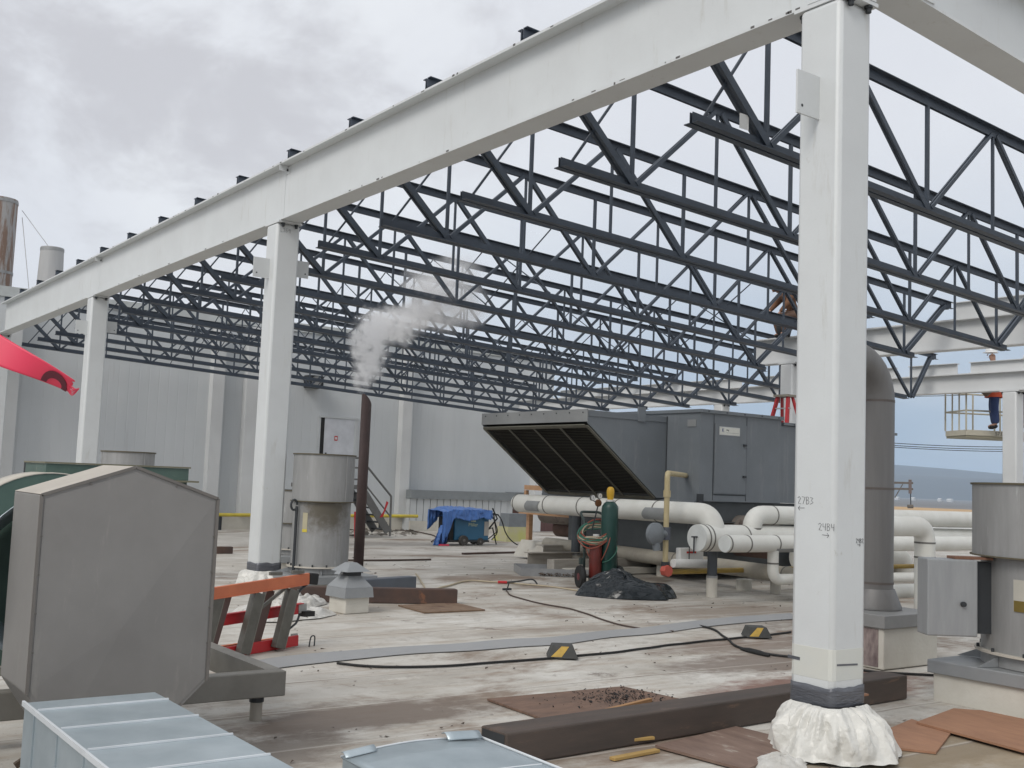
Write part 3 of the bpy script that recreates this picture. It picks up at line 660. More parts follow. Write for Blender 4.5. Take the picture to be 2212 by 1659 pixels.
fl, fz, fzt = exhaust_fan('exhaust_fan', 'grey upblast exhaust fan behind the brown vertical pipe, left of centre', (6.90, 13.80), .395, .88, .422, .64, 1.12, .13, FG, thr=.08, bm=STAINED)
MB().tube([(-.43, -.1, fzt-.95), (-.43, -.1, fzt-.08)], .02, 6).build('conduit', DARK, fl)
MB().tube([V((-.47+.045*math.cos(a*.5), -.1, fzt-.06+.07*math.sin(a*.5))) for a in range(13)], .016, 6).build('eye_ring', DARK, fl)
def label_plate(parent, r, ang, z, w, h, m):
    mb = MB(); n = 5
    vs = []
    for i in range(n+1):
        a = ang+(i/n-.5)*w/r
        for zz in (z, z+h): vs.append(((r+.003)*math.cos(a), (r+.003)*math.sin(a), zz))
    mb.add(vs, [(2*i, 2*i+2, 2*i+3, 2*i+1) for i in range(n)])
    return mb.build('label_plate', m, parent, solid=.002)
label_plate(fl, .395, math.radians(-150), fz+.50, .075, .22, mat('yellowed label', (.42, .38, .26), .7)); label_plate(fl, .396, math.radians(-150), fz+.46, .075, .04, YEL)
GREASE = mat('grease stain', (.13, .115, .09), .8, c2=(.26, .25, .23), scale=5)
def stain(parent, r, ang, z1, w, h, seed, m=GREASE):
    mb = MB(); n, k = 24, 8; vs = []
    for i in range(n+1):
        f = i/n-.5; a = ang+f*w/r
        dp = h*max(.04, (1-(2*f)**2))*(.75+.5*noise.noise(V((f*6, seed, 0))))
        for j in range(k+1): vs.append(((r+.002)*math.cos(a), (r+.002)*math.sin(a), z1-dp*j/k))
    mb.add(vs, [(i*(k+1)+j, (i+1)*(k+1)+j, (i+1)*(k+1)+j+1, i*(k+1)+j+1) for i in range(n) for j in range(k)])
    return mb.build('grease_stain', m, parent)

# large fan at the right edge with a square junction cover on its side
fr, fz2, fzt2 = exhaust_fan('exhaust_fan', 'large grey upblast exhaust fan at the right edge above the orange plywood', (9.44, 4.76), .69, .80, .76, .61, 1.56, .26, FG, thr=.10)
label_plate(fr, .69, math.radians(176), fz2+.36, .12, .26, mat('pale worn label', (.50, .48, .42), .7)); label_plate(fr, .693, math.radians(176), fz2+.36, .11, .09, mat('brass plate', (.22, .16, .04), .5, .4))
t = fr
Rm = Matrix.Rotation(-.60, 4, 'Z')
def onfan(mb_, nm, mm, bev=0):
    o_ = mb_.build(nm, mm, fr, bevel=bev); o_.matrix_local = Rm; return o_
onfan(MB().box((-1.27, -.12, .60), (-.84, .10, 1.24)), 'motor_cover', mat('pale galvanised', (.37, .38, .385), .5, .3, c2=(.29, .30, .305), scale=3, streak=(3, 3, .4)), .012)
onfan(MB().box((-.86, -.04, .62), (-.62, .08, 1.22)), 'cover_arm', DARK)
onfan(MB().lathe([(.022, -.15), (.022, -.121)], (-.97, 0, .87), 10, 'y'), 'latch', DARK)
onfan(MB().box((-1.03, -.10, 1.242), (-.70, .06, 1.262)), 'bracket', mat('rusty bracket', (.22, .11, .07), .8))
# fan far behind the big grey hood
bb = PY(278, 975, 15.5)
exhaust_fan('exhaust_fan', 'grey exhaust fan top showing above the green flange, far left', (bb.x, 15.5), .33, bb.z-deck(15.5)-.34-.62, .355, .62, 1.0, .13, FG, thr=.08)
# fan half hidden behind the second column
q = PY(640, 1058, 17.5)
exhaust_fan('exhaust_fan', 'pale exhaust fan half hidden between the second column and the fan with the grease stain', (q.x+.02, 17.5), .38, q.z-deck(17.5)-.34-.55, .42, .55, 1.1, .13, FG, thr=.08)
# ================================================================== VERTICAL BROWN PIPE WITH STEAM
q = PY(776, 1180, 14.9)
zt0 = PY(776, 850, 14.9).z
t = thing('vent_pipe', 'tall thin brown steel pipe blowing white steam', 'pipe', (q.x, 14.9, deck(14.9)))
H = zt0-deck(14.9)
mb = MB(); n = 20; vs = []
for k in range(n):
    a = 2*math.pi*k/n; vs.append((.075*math.cos(a), .075*math.sin(a), 0))
for k in range(n):
    a = 2*math.pi*k/n; vs.append((.075*math.cos(a), .075*math.sin(a), H-.10*(math.cos(a-.3)+1)))
mb.add(vs, [(k, (k+1) % n, n+(k+1) % n, n+k) for k in range(n)])
mb.build('shaft', PIPEB, t, smooth=True, solid=.008)
MB().lathe([(.14, 0), (.14, .02)], (0, 0, 0), 20).build('base_flange', RUST, t)
# small roof vent with pitched cowl
q = G(765, 1334)
c = V((6.28, 11.72, deck(11.7)))
t = thing('roof_vent', 'small grey sheet metal roof vent on a white curb beside the brown pipe', 'roof vent', c, rz=.12)
MB().box((-.17, -.17, 0), (.17, .17, .21)).build('curb', CURB, t, bevel=.01)
def frus(a, z0, b_, z1): return [(-a, -a, z0), (a, -a, z0), (a, a, z0), (-a, a, z0), (-b_, -b_, z1), (b_, -b_, z1), (b_, b_, z1), (-b_, b_, z1)]
MB().hexa(frus(.205, .185, .195, .30)).build('skirt', GREYCAP, t)
MB().hexa(frus(.193, .302, .095, .43)).build('cone', GREYCAP, t)
MB().hexa(frus(.09, .432, .09, .50)).build('neck', DARK, t)
MB().hexa(frus(.17, .485, .05, .585)).build('cowl', GREYCAP, t)
MB().hexa([(-.2, -.05, .45), (-.15, -.05, .45), (-.15, .05, .45), (-.2, .05, .45), (-.16, -.05, .5), (-.13, -.05, .5), (-.13, .05, .5), (-.16, .05, .5)]).build('bracket', GREYCAP, t)
# loose steel tubes and plywood by the vent
def lay_bar(name, label, cat, p, q, w, h, m, group=None, end_shade=True, lift=.003):
    p, q = V(p), V(q); dz = (deck(p.y)+deck(q.y))/2
    o = MB(); a, b_ = V((p.x, p.y, deck(p.y)+h/2+lift)), V((q.x, q.y, deck(q.y)+h/2+lift))
    o.bar(a, b_, w, h)
    ob = o.build(name, m, bevel=min(w, h)*.06)
    tag(ob, label, cat, group)
    if end_shade:
        dd = (b_-a).normalized()
        MB().bar(b_-dd*.002, b_+dd*.002, w*.86, h*.86).build('end_shade_plate', DARK, ob)  # bar is solid; dark end plates paint the shade inside a tube
        MB().bar(a-dd*.002, a+dd*.002, w*.86, h*.86).build('end_shade_plate', DARK, ob)
    return ob
SG = 'loose rusty steel tubes lying on the roof'
lay_bar('steel_tube', 'blue black square steel tube right behind the small roof vent', 'steel tube', (7.0, 13.10, 0), (8.16, 13.38, 0), .16, .20, BLUEST, SG)
lay_bar('steel_tube', 'rusty brown square steel tube beside the small roof vent and plywood scrap', 'steel tube', (6.0, 12.75, 0), (7.98, 11.98, 0), .15, .19, RUST, SG)
lay_bar('steel_tube', 'long thick brown square steel tube behind the nearest column foot', 'steel tube', (4.05, 5.60, 0), (8.45, 5.78, 0), .26, .20, RUST2, SG)
q = G(485, 1196)
lay_bar('steel_tube', 'short brown steel tube end beyond the grey hood, left of the second column', 'steel tube', (q.x-1.6, q.y+.1, 0), (q.x+.15, q.y, 0), .14, .14, RUST, SG)
def sheet(name, label, pts, th, m, lift=.004, group='plywood sheets lying on the roof', lifts=None):
    mb = MB(); P = [V(p) for p in pts]; n = len(P); lf = lifts or [lift]*n
    lo = [V((p.x, p.y, deck(p.y)+l)) for p, l in zip(P, lf)]; hi = [p+V((0, 0, th)) for p in lo]
    mb.add(lo+hi, [tuple(range(n))[::-1], tuple(range(n, 2*n))]+[(i, (i+1) % n, (i+1) % n+n, i+n) for i in range(n)])
    return tag(mb.build(name, m), label, 'plywood', group)
sheet('plywood_sheet', 'small weathered plywood scrap lying against the rusty tube', [G(860, 1310), G(917, 1326), G(1048, 1320), G(985, 1305)], .016, PLYG)
sheet('plywood_sheet', 'big weathered brown plywood sheet under charred crumbs, behind the long brown tube', [G(1052, 1515), (5.02, 5.78, 0), (6.6, 5.85, 0), G(1345, 1488)], .016, PLYB, lift=.006)
sheet('plywood_sheet', 'grey brown plywood sheet in front of the long brown tube, left of the plastic skirt', [G(1415, 1618), (5.35, 4.70, 0), (6.25, 5.0, 0), G(1590, 1577)], .018, mat('grey brown plywood', (.22, .15, .115), .8, c2=(.14, .09, .07), scale=4, streak=(3, 1, 1), spots=((.32, .28, .24), .6, 4)), lift=.01)
sheet('plywood_sheet', 'orange plywood piece beside the plastic skirt of the nearest column', [(6.62, 4.84, 0), (6.95, 4.42, 0), (7.62, 4.72, 0), (7.72, 5.12, 0)], .016, PLYO, lift=.004)
sheet('plywood_sheet', 'large bright orange plywood sheet in the right corner, overlapping the other', [G(1980, 1570), G(2213, 1634), (8.5, 3.9, 0), (8.62, 4.98-1.2, 0), (8.52, 5.0, 0), G(2060, 1540)], .016, PLYO, lift=.022)
# charred crumbs and wood scraps on the brown plywood
mb = MB()
for i in range(520):
    a = random.gauss(0, 1); b_ = random.gauss(0, 1); p = G(1335, 1512)+V((a*.20, b_*.13, 0)); s = random.uniform(.004, .016)
    z = deck(p.y)+.022
    mb.add([V((p.x, p.y, z))+V((random.uniform(-s, s), random.uniform(-s, s), random.uniform(0, s*1.3))) for _ in range(4)], [(0, 1, 2), (0, 1, 3), (1, 2, 3), (0, 2, 3)])
tag(mb.build('char', CHAR), 'heap of black charred crumbs on the brown plywood', 'char', kind='stuff')
def stick(label, u0, v0, u1, v1, w, h, m, lift=.024, name='wood_stick', g='wooden scraps on the roof'):
    p, q = G(u0, v0, lift), G(u1, v1, lift)
    return tag(MB().bar(p+V((0, 0, h/2)), q+V((0, 0, h/2)), w, h).build(name, m, bevel=.003), label, 'wood scrap', g)
stick('bare wooden stick lying on the char heap', 1306, 1541, 1405, 1516, .035, .03, mat('raw stick', (.36, .20, .09), .8))
stick('thin dark splinter on the brown plywood near the long tube', 1238, 1550, 1285, 1564, .022, .014, PLYB)
stick('yellow splintered board edge in front of the long brown tube', 1368, 1601, 1412, 1597, .03, .02, mat('yellow splinter', (.42, .27, .09), .8), lift=.03)
stick('broken yellow wood strip beside the plywood in the foreground', 1322, 1643, 1420, 1624, .05, .02, mat('yellow splinter', (.42, .27, .09), .8), lift=.004)
stick('small red brown wood chip on top of the long brown tube', 1846, 1506, 1872, 1502, .04, .015, PLYO, lift=.27)
stick('long thin red brown board lying beyond the roof tubes, centre', 1000, 1198, 1150, 1194, .09, .04, RUST, lift=.003)
t = thing('rubble_strip', 'low dark scrap heap along the wall foot beside the stair', 'scrap', (0, 0, 0))
mb = MB()
for i in range(260):
    p = G(random.uniform(640, 900), random.uniform(1141, 1160)); s_ = random.uniform(.03, .13); z = deck(p.y)
    mb.add([V((p.x, p.y, z))+V((random.uniform(-s_, s_)*2, random.uniform(-s_, s_), random.uniform(0, s_*.7))) for _ in range(4)], [(0, 1, 2), (0, 1, 3), (1, 2, 3), (0, 2, 3)])
mb.build('scrap_heap', mat('dark scrap', (.10, .085, .07), .9, c2=(.25, .23, .2), scale=3), t)
# granular debris scattered over the deck
mb = MB()
for i in range(1500):
    y = random.uniform(4.2, 20); x = random.uniform(2.5, 4+y*1.0); s = random.uniform(.004, .014)*(1+y*.05); z = deck(y)+.002
    if noise.noise(V((x*.6, y*.9, 0))) < .02: continue
    mb.add([V((x, y, z))+V((random.uniform(-s, s)*1.6, random.uniform(-s, s), random.uniform(0, s))) for _ in range(4)], [(0, 1, 2), (0, 1, 3), (1, 2, 3), (0, 2, 3)])
tag(mb.build('debris', mat('debris crumbs', (.09, .07, .055), .9)), 'scattered dark grit and crumbs on the roof membrane', 'debris', kind='stuff')
# ================================================================== ROOF AIR UNIT
t = thing('air_handling_unit', 'big grey rooftop air unit with slanted black intake louvre hood', 'air unit', (0, 0, 0))
YF, XA, XE, YH, YT = 13.0, 13.48, 18.99, 13.82, 16.85
zb0, zt0_ = 1.36, 2.86
MB().box((XA, YF, zb0), (15.55, 17.3, zt0_)).build('cabinet', AHUM, t)
MB().box((15.56, YF+.02, zb0+.01), (XE, 15.0, zt0_-.10)).build('cabinet', AHUM, t)
MB().box((XA-.03, YF-.04, zt0_), (15.58, 17.35, zt0_+.055)).build('roof_cap', AHUM, t)
MB().box((15.60, YF-.02, zt0_-.09), (XE+.04, 15.05, zt0_-.04)).build('roof_cap', AHUM, t)
MB().box((XA+.02, YF+.10, zb0-.34), (XE-.1, YF+.14, zb0-.002)).build('skid_rail', mat('unit rail', (.085, .095, .10), .6), t)
MB().box((XA+.02, YF+.02, zb0-.36), (XE-.1, YF+.22, zb0-.345)).build('skid_rail', mat('unit rail', (.085, .095, .10), .6), t)
MB().box((XA+.3, YF+.4, .2), (XE-.2, 16.8, zb0-.37)).build('plenum', mat('unit rail', (.085, .095, .10), .6), t)
MB().box((XA-.05, YF-.03, zb0-.36), (XA+.08, YF+.01, zb0+.12)).build('corner_bracket', DARK, t)
MB().box((XA-.08, YF+.02, zb0-.2), (XA-.002, 17.2, zb0)).build('base_channel', AHUM, t)
# hood: side walls follow the 45 degree intake
XT = 11.67; zh = 2.80
def hood_side(y, off):
    return [(XT, y, zh), (XA-.002, y, zh), (XA-.002, y, zb0+.02), (13.28, y, zb0+.02), (XT, y, 2.585)]
MB().prism(hood_side(YH, 0), (0, .02, 0)).build('hood_side', AHUM, t)
MB().prism(hood_side(YT, 0), (0, .02, 0)).build('hood_side', AHUM, t)
MB().box((XT, YH+.021, zh-.02), (XA-.002, YT-.001, zh)).build('hood_top', AHUM, t)
MB().box((XT-.02, YH-.01, 2.605), (XT-.001, YT+.03, zh+.015)).build('front_fascia', AHU_L, t)
for i in range(12):
    MB().lathe([(.012, -.01), (.012, 0)], (XA+.15+i*.45, YF-.04 if XA+.15+i*.45 < 15.5 else YF-.02, zt0_+.028 if XA+.15+i*.45 < 15.5 else zt0_-.066), 6, 'y').build('screw', DARK, t)
for i in range(9):
    yy = YH+.1+i*(YT-YH-.2)/8
    MB().lathe([(.012, -.03), (.012, -.02)], (XT, yy, zh-.04), 6, 'x').build('screw', DARK, t)
# louvre
LOU = mat('louvre slats', (.075, .066, .048), .7)
p0, p1 = V((XT+.03, 0, 2.56)), V((13.26, 0, zb0+.04)); dl = p1-p0; dn = V((-dl.z, 0, dl.x)).normalized()*-1
if dn.x > 0: dn = -dn
m = MB(); nS = 46
for i in range(nS):
    c = p0+dl*((i+.5)/nS)
    m.bar(V((c.x, YH+.06, c.z))-dn*.01, V((c.x, YT-.03, c.z))-dn*.01, .006, .05, (dn+dl.normalized()*.8))
m.build('louvre', LOU, t)
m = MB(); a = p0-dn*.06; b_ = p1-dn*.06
m.add([(a.x, YH+.03, a.z), (b_.x, YH+.03, b_.z), (b_.x, YT, b_.z), (a.x, YT, a.z)], [(0, 1, 2, 3)]); m.build('louvre_shade_sheet', mat('louvre shade black', (.014, .013, .011), .9), t)  # near-black sheet stands in for the shaded depth behind the slats
FRM = mat('dirty frame', (.13, .125, .10), .6, c2=(.10, .095, .07), scale=6)
for f in (0.0, .25, .5, .75, 1.0):
    y = YH+.03+(YT-YH-.05)*f; w = .07 if f in (0, 1) else .035
    MB().bar(V((p0.x, y, p0.z))+dn*.03, V((p1.x, y, p1.z))+dn*.03, w, .02, (0, 1, 0)).build('louvre_mullion', FRM, t)
for p in (p0, p1):
    MB().bar(V((p.x, YH+.06, p.z))+dn*.031, V((p.x, YT-.02, p.z))+dn*.031, .07, .02, dl).build('louvre_rail', FRM, t)
# door, seams and labels on the near face
def yf(u, v): return PY(u, v, YF)
a, b_ = yf(1544, 914), yf(1609, 1068)
dr = MB().box((a.x, YF-.018, b_.z), (b_.x, YF-.002, a.z)).build('access_door', AHUM, t)
for (xx, zz) in ((b_.x-.06, a.z-.35), (b_.x-.06, b_.z+.3)): MB().box((xx-.03, YF-.05, zz-.015), (xx+.04, YF-.0185, zz+.02)).build('latch', DARK, dr)
m = MB()
for x in (a.x-.02, b_.x+.015): m.box((x-.004, YF-.006, zb0+.02), (x+.004, YF-.001, zt0_-.02))
m.box((a.x, YF-.006, b_.z-.03), (b_.x, YF-.001, b_.z-.015))
m.build('door_gasket', DARK, t)
for x in (15.54, 16.35, 17.5, 18.3): MB().box((x-.006, YF+.012, zb0+.02), (x+.006, YF+.018, zt0_-.12)).build('panel_seam', DARK, t)
a, b_ = yf(1552, 921), yf(1596, 943)
lb = MB().box((a.x, YF-.026, b_.z), (b_.x, YF-.019, a.z)).build('name_plate', mat('plate silver', (.55, .56, .56), .4), t, bevel=.003)
MB().box((a.x+.012, YF-.0285, b_.z+.012), (b_.x-.012, YF-.0265, a.z-.012)).build('plate_face', mat('plate cream', (.68, .68, .62), .5), lb)
wd, hh = b_.x-a.x, a.z-b_.z
text('lettering', 'K', hh*.62, INKB, t, (a.x+wd*.17, YF-.030, (a.z+b_.z)/2+.01), (1, 0, 0), (0, 0, 1))
text('lettering', 'king', hh*.27, INK, t, (a.x+wd*.33, YF-.030, (a.z+b_.z)/2+hh*.14), (1, 0, 0), (0, 0, 1), align='LEFT')
MB().box((a.x+wd*.33, YF-.0305, b_.z+hh*.30), (b_.x-wd*.08, YF-.029, b_.z+hh*.335)).build('lettering', PATCH, t)
a, b_ = yf(1490, 896), yf(1504, 907)
MB().box((XA-.012, YF+.10, 2.62), (XA-.002, YF+.30, 2.74)).build('small_plate', AHU_L, t)
MB().box((XA-.008, YH-.03, zb0+.0), (XA-.002, YH-.012, zt0_-.05)).build('corner_seam', DARK, t)
lug = MB().box((12.78, YH-.03, 2.68), (12.95, YH-.002, 2.93)).build('lifting_lug', AHUM, t)
MB().box((XT+.02, YH-.012, 2.70), (XA-.01, YH-.001, 2.74)).build('flashing_strip', AHUM, t)
p = yf(1480+22, 1022)
# posts under the unit / pipe rack
POST = mat('slate post', (.075, .085, .095), .6, c2=(.055, .062, .07), scale=4, spots=((.3, .3, .3), .7, 9))
def post(u, v, r, ztop, hped, label, rp=None):
    p = G(u, v); t = thing('pipe_support', label, 'post', (p.x, p.y, deck(p.y)), 'slate grey posts on white sleeves'); rp = rp or r*1.12
    MB().lathe([(rp, 0), (rp, hped)], (0, 0, 0), 20).build('sleeve', CURB, t, smooth=True)
    MB().lathe([(r, hped+.002), (r, ztop-deck(p.y))], (0, 0, 0), 20).build('shaft', POST, t, smooth=True)
    MB().lathe([(rp*1.06, hped-.02), (rp*1.06, hped+.012)], (0, 0, 0), 20).build('collar', GALV_DULL, t)
    return t
post(1537, 1290, .075, .64, .31, 'slate grey post on a white sleeve under the white pipe header')
post(1242, 1228, .085, 1.0, .27, 'slate grey post on a white sleeve behind the gas cylinder cart')
# concrete pads under the low pipe
for i, (u, v, r, h_) in enumerate([(1607, 1274, .13, .17), (1430, 1245, .10, .22), (1675, 1283, .085, .2)]):
    p = G(u, v); tag(MB().lathe([(r, 0), (r, h_)], (p.x, p.y, deck(p.y)), 24).build('pipe_pedestal', CURB, smooth=True),
        ('fat round white pedestal under the low pipe right of the slate post', 'round pedestal under the low pipe behind the black bag', 'round pedestal under the low pipe next to the nearest column')[i], 'pedestal', 'round white pedestals under the low pipe')
# ================================================================== WHITE PIPES
def pipe(label, pts, r, m=INSUL, rb=None, bands=(), group='white jacketed pipes', cap=False, name='insulated_pipe', n=28):
    t = thing(name, label, 'pipe', (0, 0, 0), group)
    path = bend(pts, rb or r*1.6, 8) if len(pts) > 2 else [V(p) for p in pts]
    MB().tube(path, r, n).build('jacket', m, t, smooth=True)
    for f in bands:
        i = int(f); a = V(pts[i]); b_ = V(pts[i+1]); q = a.lerp(b_, f-i); dd = (b_-a).normalized()
        MB().tube([q-dd*.012, q+dd*.012], r+.004, n).build('band', mat('thin grey band', (.16, .155, .14), .6), t, smooth=True)
    return t
XP = 12.05
a = PX(1140, 1090, XP+.15)
q = V((XP, 11.55, 1.205))
t = pipe('long white pipe in front of the intake hood with a grey patch and rounded end', [(XP+.2, 16.4, 1.17), (XP+.14, 12.2, 1.19), (XP+.16, 11.52, 1.19), (XP+.18, 11.46, .92)], .165, rb=.22, bands=(.0, .22, .45, .68, .9))
MB().lathe([(.163*math.cos(a_*.16), .16*math.sin(a_*.16)) for a_ in range(10)], (XP+.2, 16.4, 1.17), 24, 'y').build('end_cap', INSUL, t, smooth=True)
for y0, y1, nm in ((15.55, 15.95, 'a'), (12.25, 12.75, 'b')):
    mb = MB(); vs = []
    for i in range(9):
        th = math.pi*(.88+.38*i/8)
        for j in range(5):
            y = y0+(y1-y0)*j/4; f = (y-11.7)/(16.4-11.7); xc = XP+.1+.1*f
            vs.append((xc+.168*math.cos(th), y+.08*math.sin(i*.3), 1.185-.02*f+.168*math.sin(th)))
    mb.add(vs, [(i*5+j, (i+1)*5+j, (i+1)*5+j+1, i*5+j+1) for i in range(8) for j in range(4)]); mb.build('grey_patch', PATCH, t, solid=.003)
t = pipe('fat white header pipe with a flat round end cap facing the cart', [(XP-.20, 11.44, .845), (22.5, 11.44, .80)], .20, bands=(.008, .016, .09, .2, .33, .5))
MB().tube([(XP-.215, 11.44, .845), (XP-.201, 11.44, .845)], .196, 28).build('end_disc', mat('clean cap', (.66, .68, .66), .5), t, smooth=True)
MB().tube(bend([(XP-.30, 11.44, .86), (XP-.27, 11.44, .86), (XP-.27, 11.44, .62)], .02), .012, 8).build('drain_pipe', DARK, t)
MB().box((XP-.31, 11.42, .85), (XP-.21, 11.46, .87)).build('valve_handle', DARK, t)
t = pipe('thinner white pipe with round open looking end in front of the header', [(XP-.25, 10.85, .80), (21.5, 10.85, .78)], .125, bands=(.003, .045, .11, .2, .33))
MB().tube([(XP-.262, 10.85, .80), (XP-.251, 10.85, .80)], .12, 24).build('end_disc', mat('clean cap', (.66, .68, .66), .5), t, smooth=True)
mb = MB(); vs = []
for i in range(7):
    th = math.pi*(1.18+.28*i/6)
    for x in (XP+.75, XP+1.2): vs.append((x+.05*i/6, 10.85+.128*math.cos(th), .798+.128*math.sin(th)))
mb.add(vs, [(2*i, 2*i+2, 2*i+3, 2*i+1) for i in range(6)]); mb.build('grey_patch', PATCH, t, solid=.003)
q = PY(1670, 1200, 10.85)
pipe('white branch pipe dropping from the thin pipe and turning right beside the column', [(q.x, 10.85, .80), (q.x, 10.85, .27), (q.x+6.5, 10.85, .20)], .082, rb=.17, bands=(.55,))
q = PY(1624, 1128, 11.44)
pipe('white pipe rising off the header and running right behind the nearest column', [(q.x, 11.44, .9), (q.x, 11.44, 1.20), (q.x+9, 11.3, 1.18)], .145, rb=.25, bands=(.3, 1.05))
q = PY(1998, 1137, 9.0); qs = PY(1800, 1130, 9.0)
pipe('white pipe elbowing down to the roof between the nearest column and the right fan', [(qs.x, 9.0, q.z), (q.x, 9.0, q.z), (q.x, 9.0, -.1)], .14, rb=.24, bands=(1.18, 1.34))
q = PY(1950, 1277, 9.4); qs = PY(1800, 1277, 9.4)
pipe('low white pipe lying beyond the tall duct, right of the nearest column', [(qs.x, 9.4, q.z), (q.x+.6, 9.4, q.z)], .10)
a, b_ = PY(2025, 1148, 15), PY(2088, 1156, 15)
pipe('distant fat white pipe right of the elbow, near the horizon', [(a.x-3.6, 15, a.z), (b_.x-1.2, 15, b_.z-.02), (b_.x+4, 16.5, b_.z-.1)], .20, rb=.3)
a = PY(1990, 1168, 13.5)
pipe('white pipe crossing behind the elbow beside the green valve', [(a.x-3.4, 13.5, a.z), (a.x+6.5, 13.5, a.z)], .17)
a = PY(1940, 1185, 13.0)
pipe('white pipe elbow end with a green valve, right of the tall duct', [(a.x-3, 13.0, a.z-.15), (a.x+.1, 13.0, a.z-.15), (a.x+.15, 13.0, -.1)], .24, rb=.34)
t = thing('valve', 'small green gate valve with a black hand wheel on the white pipe', 'valve', PY(1936, 1172, 12.6))
MB().box((-.10, -.06, -.08), (.08, .06, .06)).build('body', mat('valve green', (.03, .17, .11), .5), t, bevel=.01)
MB().tube([(0, 0, .05), (0, 0, .18)], .02, 8).build('stem', DARK, t)
MB().tube([(.10*math.cos(i*.524)+.09, -.08, .12+.10*math.sin(i*.524)) for i in range(13)], .014, 6).build('hand_wheel', DARK, t)
# low beige pipe running back under the unit
pipe('long low beige pipe on pedestals running under the air unit', [(13.42, 10.6, .30), (13.72, 15.6, .34), (13.8, 17.5, .34)], .125, m=mat('beige jacket', (.40, .37, .31), .7, c2=(.29, .265, .22), scale=3), rb=.2, bands=(.1, .6))
# old pipes stacked behind, along Y
YT0 = PX(1145, 1100, 14.1).y
pipe('dirty brown grey old pipe lying behind the gas cylinder cart', [(14.6, YT0+.1, .93), (14.6, 12.4, .90)], .23, m=INS_D, bands=(.15, .3, .45, .6, .75, .9), group='dirty old pipes')
pipe('lower rusty brown old pipe beneath the dirty grey one', [(14.9, YT0, .60), (14.9, 12.6, .58)], .18, m=mat('rust jacket', (.16, .095, .075), .8, c2=(.09, .06, .05), scale=4), group='dirty old pipes')
m = MB(); m.prism([(14.75, 0, 0), (15.5, 0, 0), (15.4, 0, .34), (14.95, 0, .34)], (0, YT0-14.3, 0)); o = m.build('flashing_curb', CURB); o.location = (-.6, 14.9, deck(16)); tag(o, 'long white membrane curb under the old brown pipes', 'curb')
# timber frame round the old pipes
YT0 = PX(1145, 1100, 14.1).y
t = thing('timber_frame', 'new lumber frame around the old pipes behind the white pipe', 'timber frame', (0, 0, 0))
for (p, q_, w_, h_) in [((14.1, YT0, .35), (14.1, YT0, 1.06), .10, .10), ((14.1, 13.6, .3), (14.1, 13.6, .9), .09, .09), ((13.9, YT0+.1, PX(1180, 1107, 13.9).z), (13.9, 13.3, PX(1180, 1107, 13.9).z-.03), .05, .12), ((14.1, YT0+.2, 1.45), (14.1, YT0-1.4, 1.44), .05, .10), ((14.1, YT0+.15, 1.19), (14.1, YT0+.15, 1.39), .07, .07)]:
    MB().bar(p, q_, w_, h_, (1, 0, 0) if abs(q_[2]-p[2]) < .2 else None).build('rail' if abs(q_[2]-p[2]) < .2 else 'post', WOOD, t)
# stacked steel sections under the unit
SB = 'steel beams stacked under the air unit'
def ibeam(label, x0, x1, y, z, h, w, m, kind='I', name='steel_beam'):
    mb = MB(); tf = .014
    if kind == 'I':
        mb.box((x0, y-w/2, z), (x1, y+w/2, z+tf)); mb.box((x0, y-w/2, z+h-tf), (x1, y+w/2, z+h)); mb.box((x0, y-.006, z+tf), (x1, y+.006, z+h-tf))
    elif kind == 'C':
        mb.box((x0, y-w/2, z), (x1, y+w/2, z+tf)); mb.box((x0, y-w/2, z+h-tf), (x1, y+w/2, z+h)); mb.box((x0, y-w/2, z+tf), (x1, y-w/2+.01, z+h-tf))
    else: mb.box((x0, y-w/2, z), (x1, y+w/2, z+h))
    return tag(mb.build(name, m), label, 'steel beam', SB)
BEAMM = mat('painted beam', (.42, .39, .34), .6, c2=(.28, .25, .215), scale=3, streak=(.5, 3, 3))
ibeam('white topped I-beam with its end showing, behind the cylinder cart', PY(1140, 1205, 16).x, 17.0, 16.0, deck(16)+.04, .27, .22, BEAMM)
ibeam('wide flat topped channel in the beam stack, behind the I-beam end', PY(1165, 1180, 16.9).x, 18.0, 16.9, deck(16)+.10, .28, .26, BEAMM, 'C')
ibeam('nearest tan box beam of the stack, left of the slate post', PY(1190, 1205, 15).x, 16.2, 15.0, deck(15)+.03, .22, .20, BEAMM, 'B')
ibeam('pale plate edge beam lying lowest in the stack', PY(1225, 1215, 14.6).x, 17.5, 14.6, deck(14.6)+.02, .10, .25, CURB, 'C')
for i, (x, y) in enumerate(((13.2, 16.2), (15.2, 16.2))):
    tag(MB().box((x-.05, y-.9, deck(16)), (x+.05, y+.9, deck(16)+.036)).build('dunnage_block', WOOD), 'lumber block under the stacked beams, ' + ('left' if i == 0 else 'right') + ' one', 'block', 'lumber blocks under the beams')
# white plywood box with writing on it beside the header cap
t = thing('carton', 'torn white carton tube with red print under the header cap', 'carton', (0, 0, 0))
a = PY(1500, 1196, 11.9)
MB().box((a.x-.35, 11.85, a.z-.10), (a.x+.15, 11.95, a.z+.09)).build('flap', WHITE, t, bevel=.01)
MB().box((a.x-.22, 11.842, a.z+.01), (a.x-.02, 11.849, a.z+.04)).build('print', INKR, t)
MB().tube([(a.x-.55, 11.8, a.z-.13), (a.x+.32, 11.8, a.z-.15)], .065, 16).build('tube', WHITE, t, smooth=True)
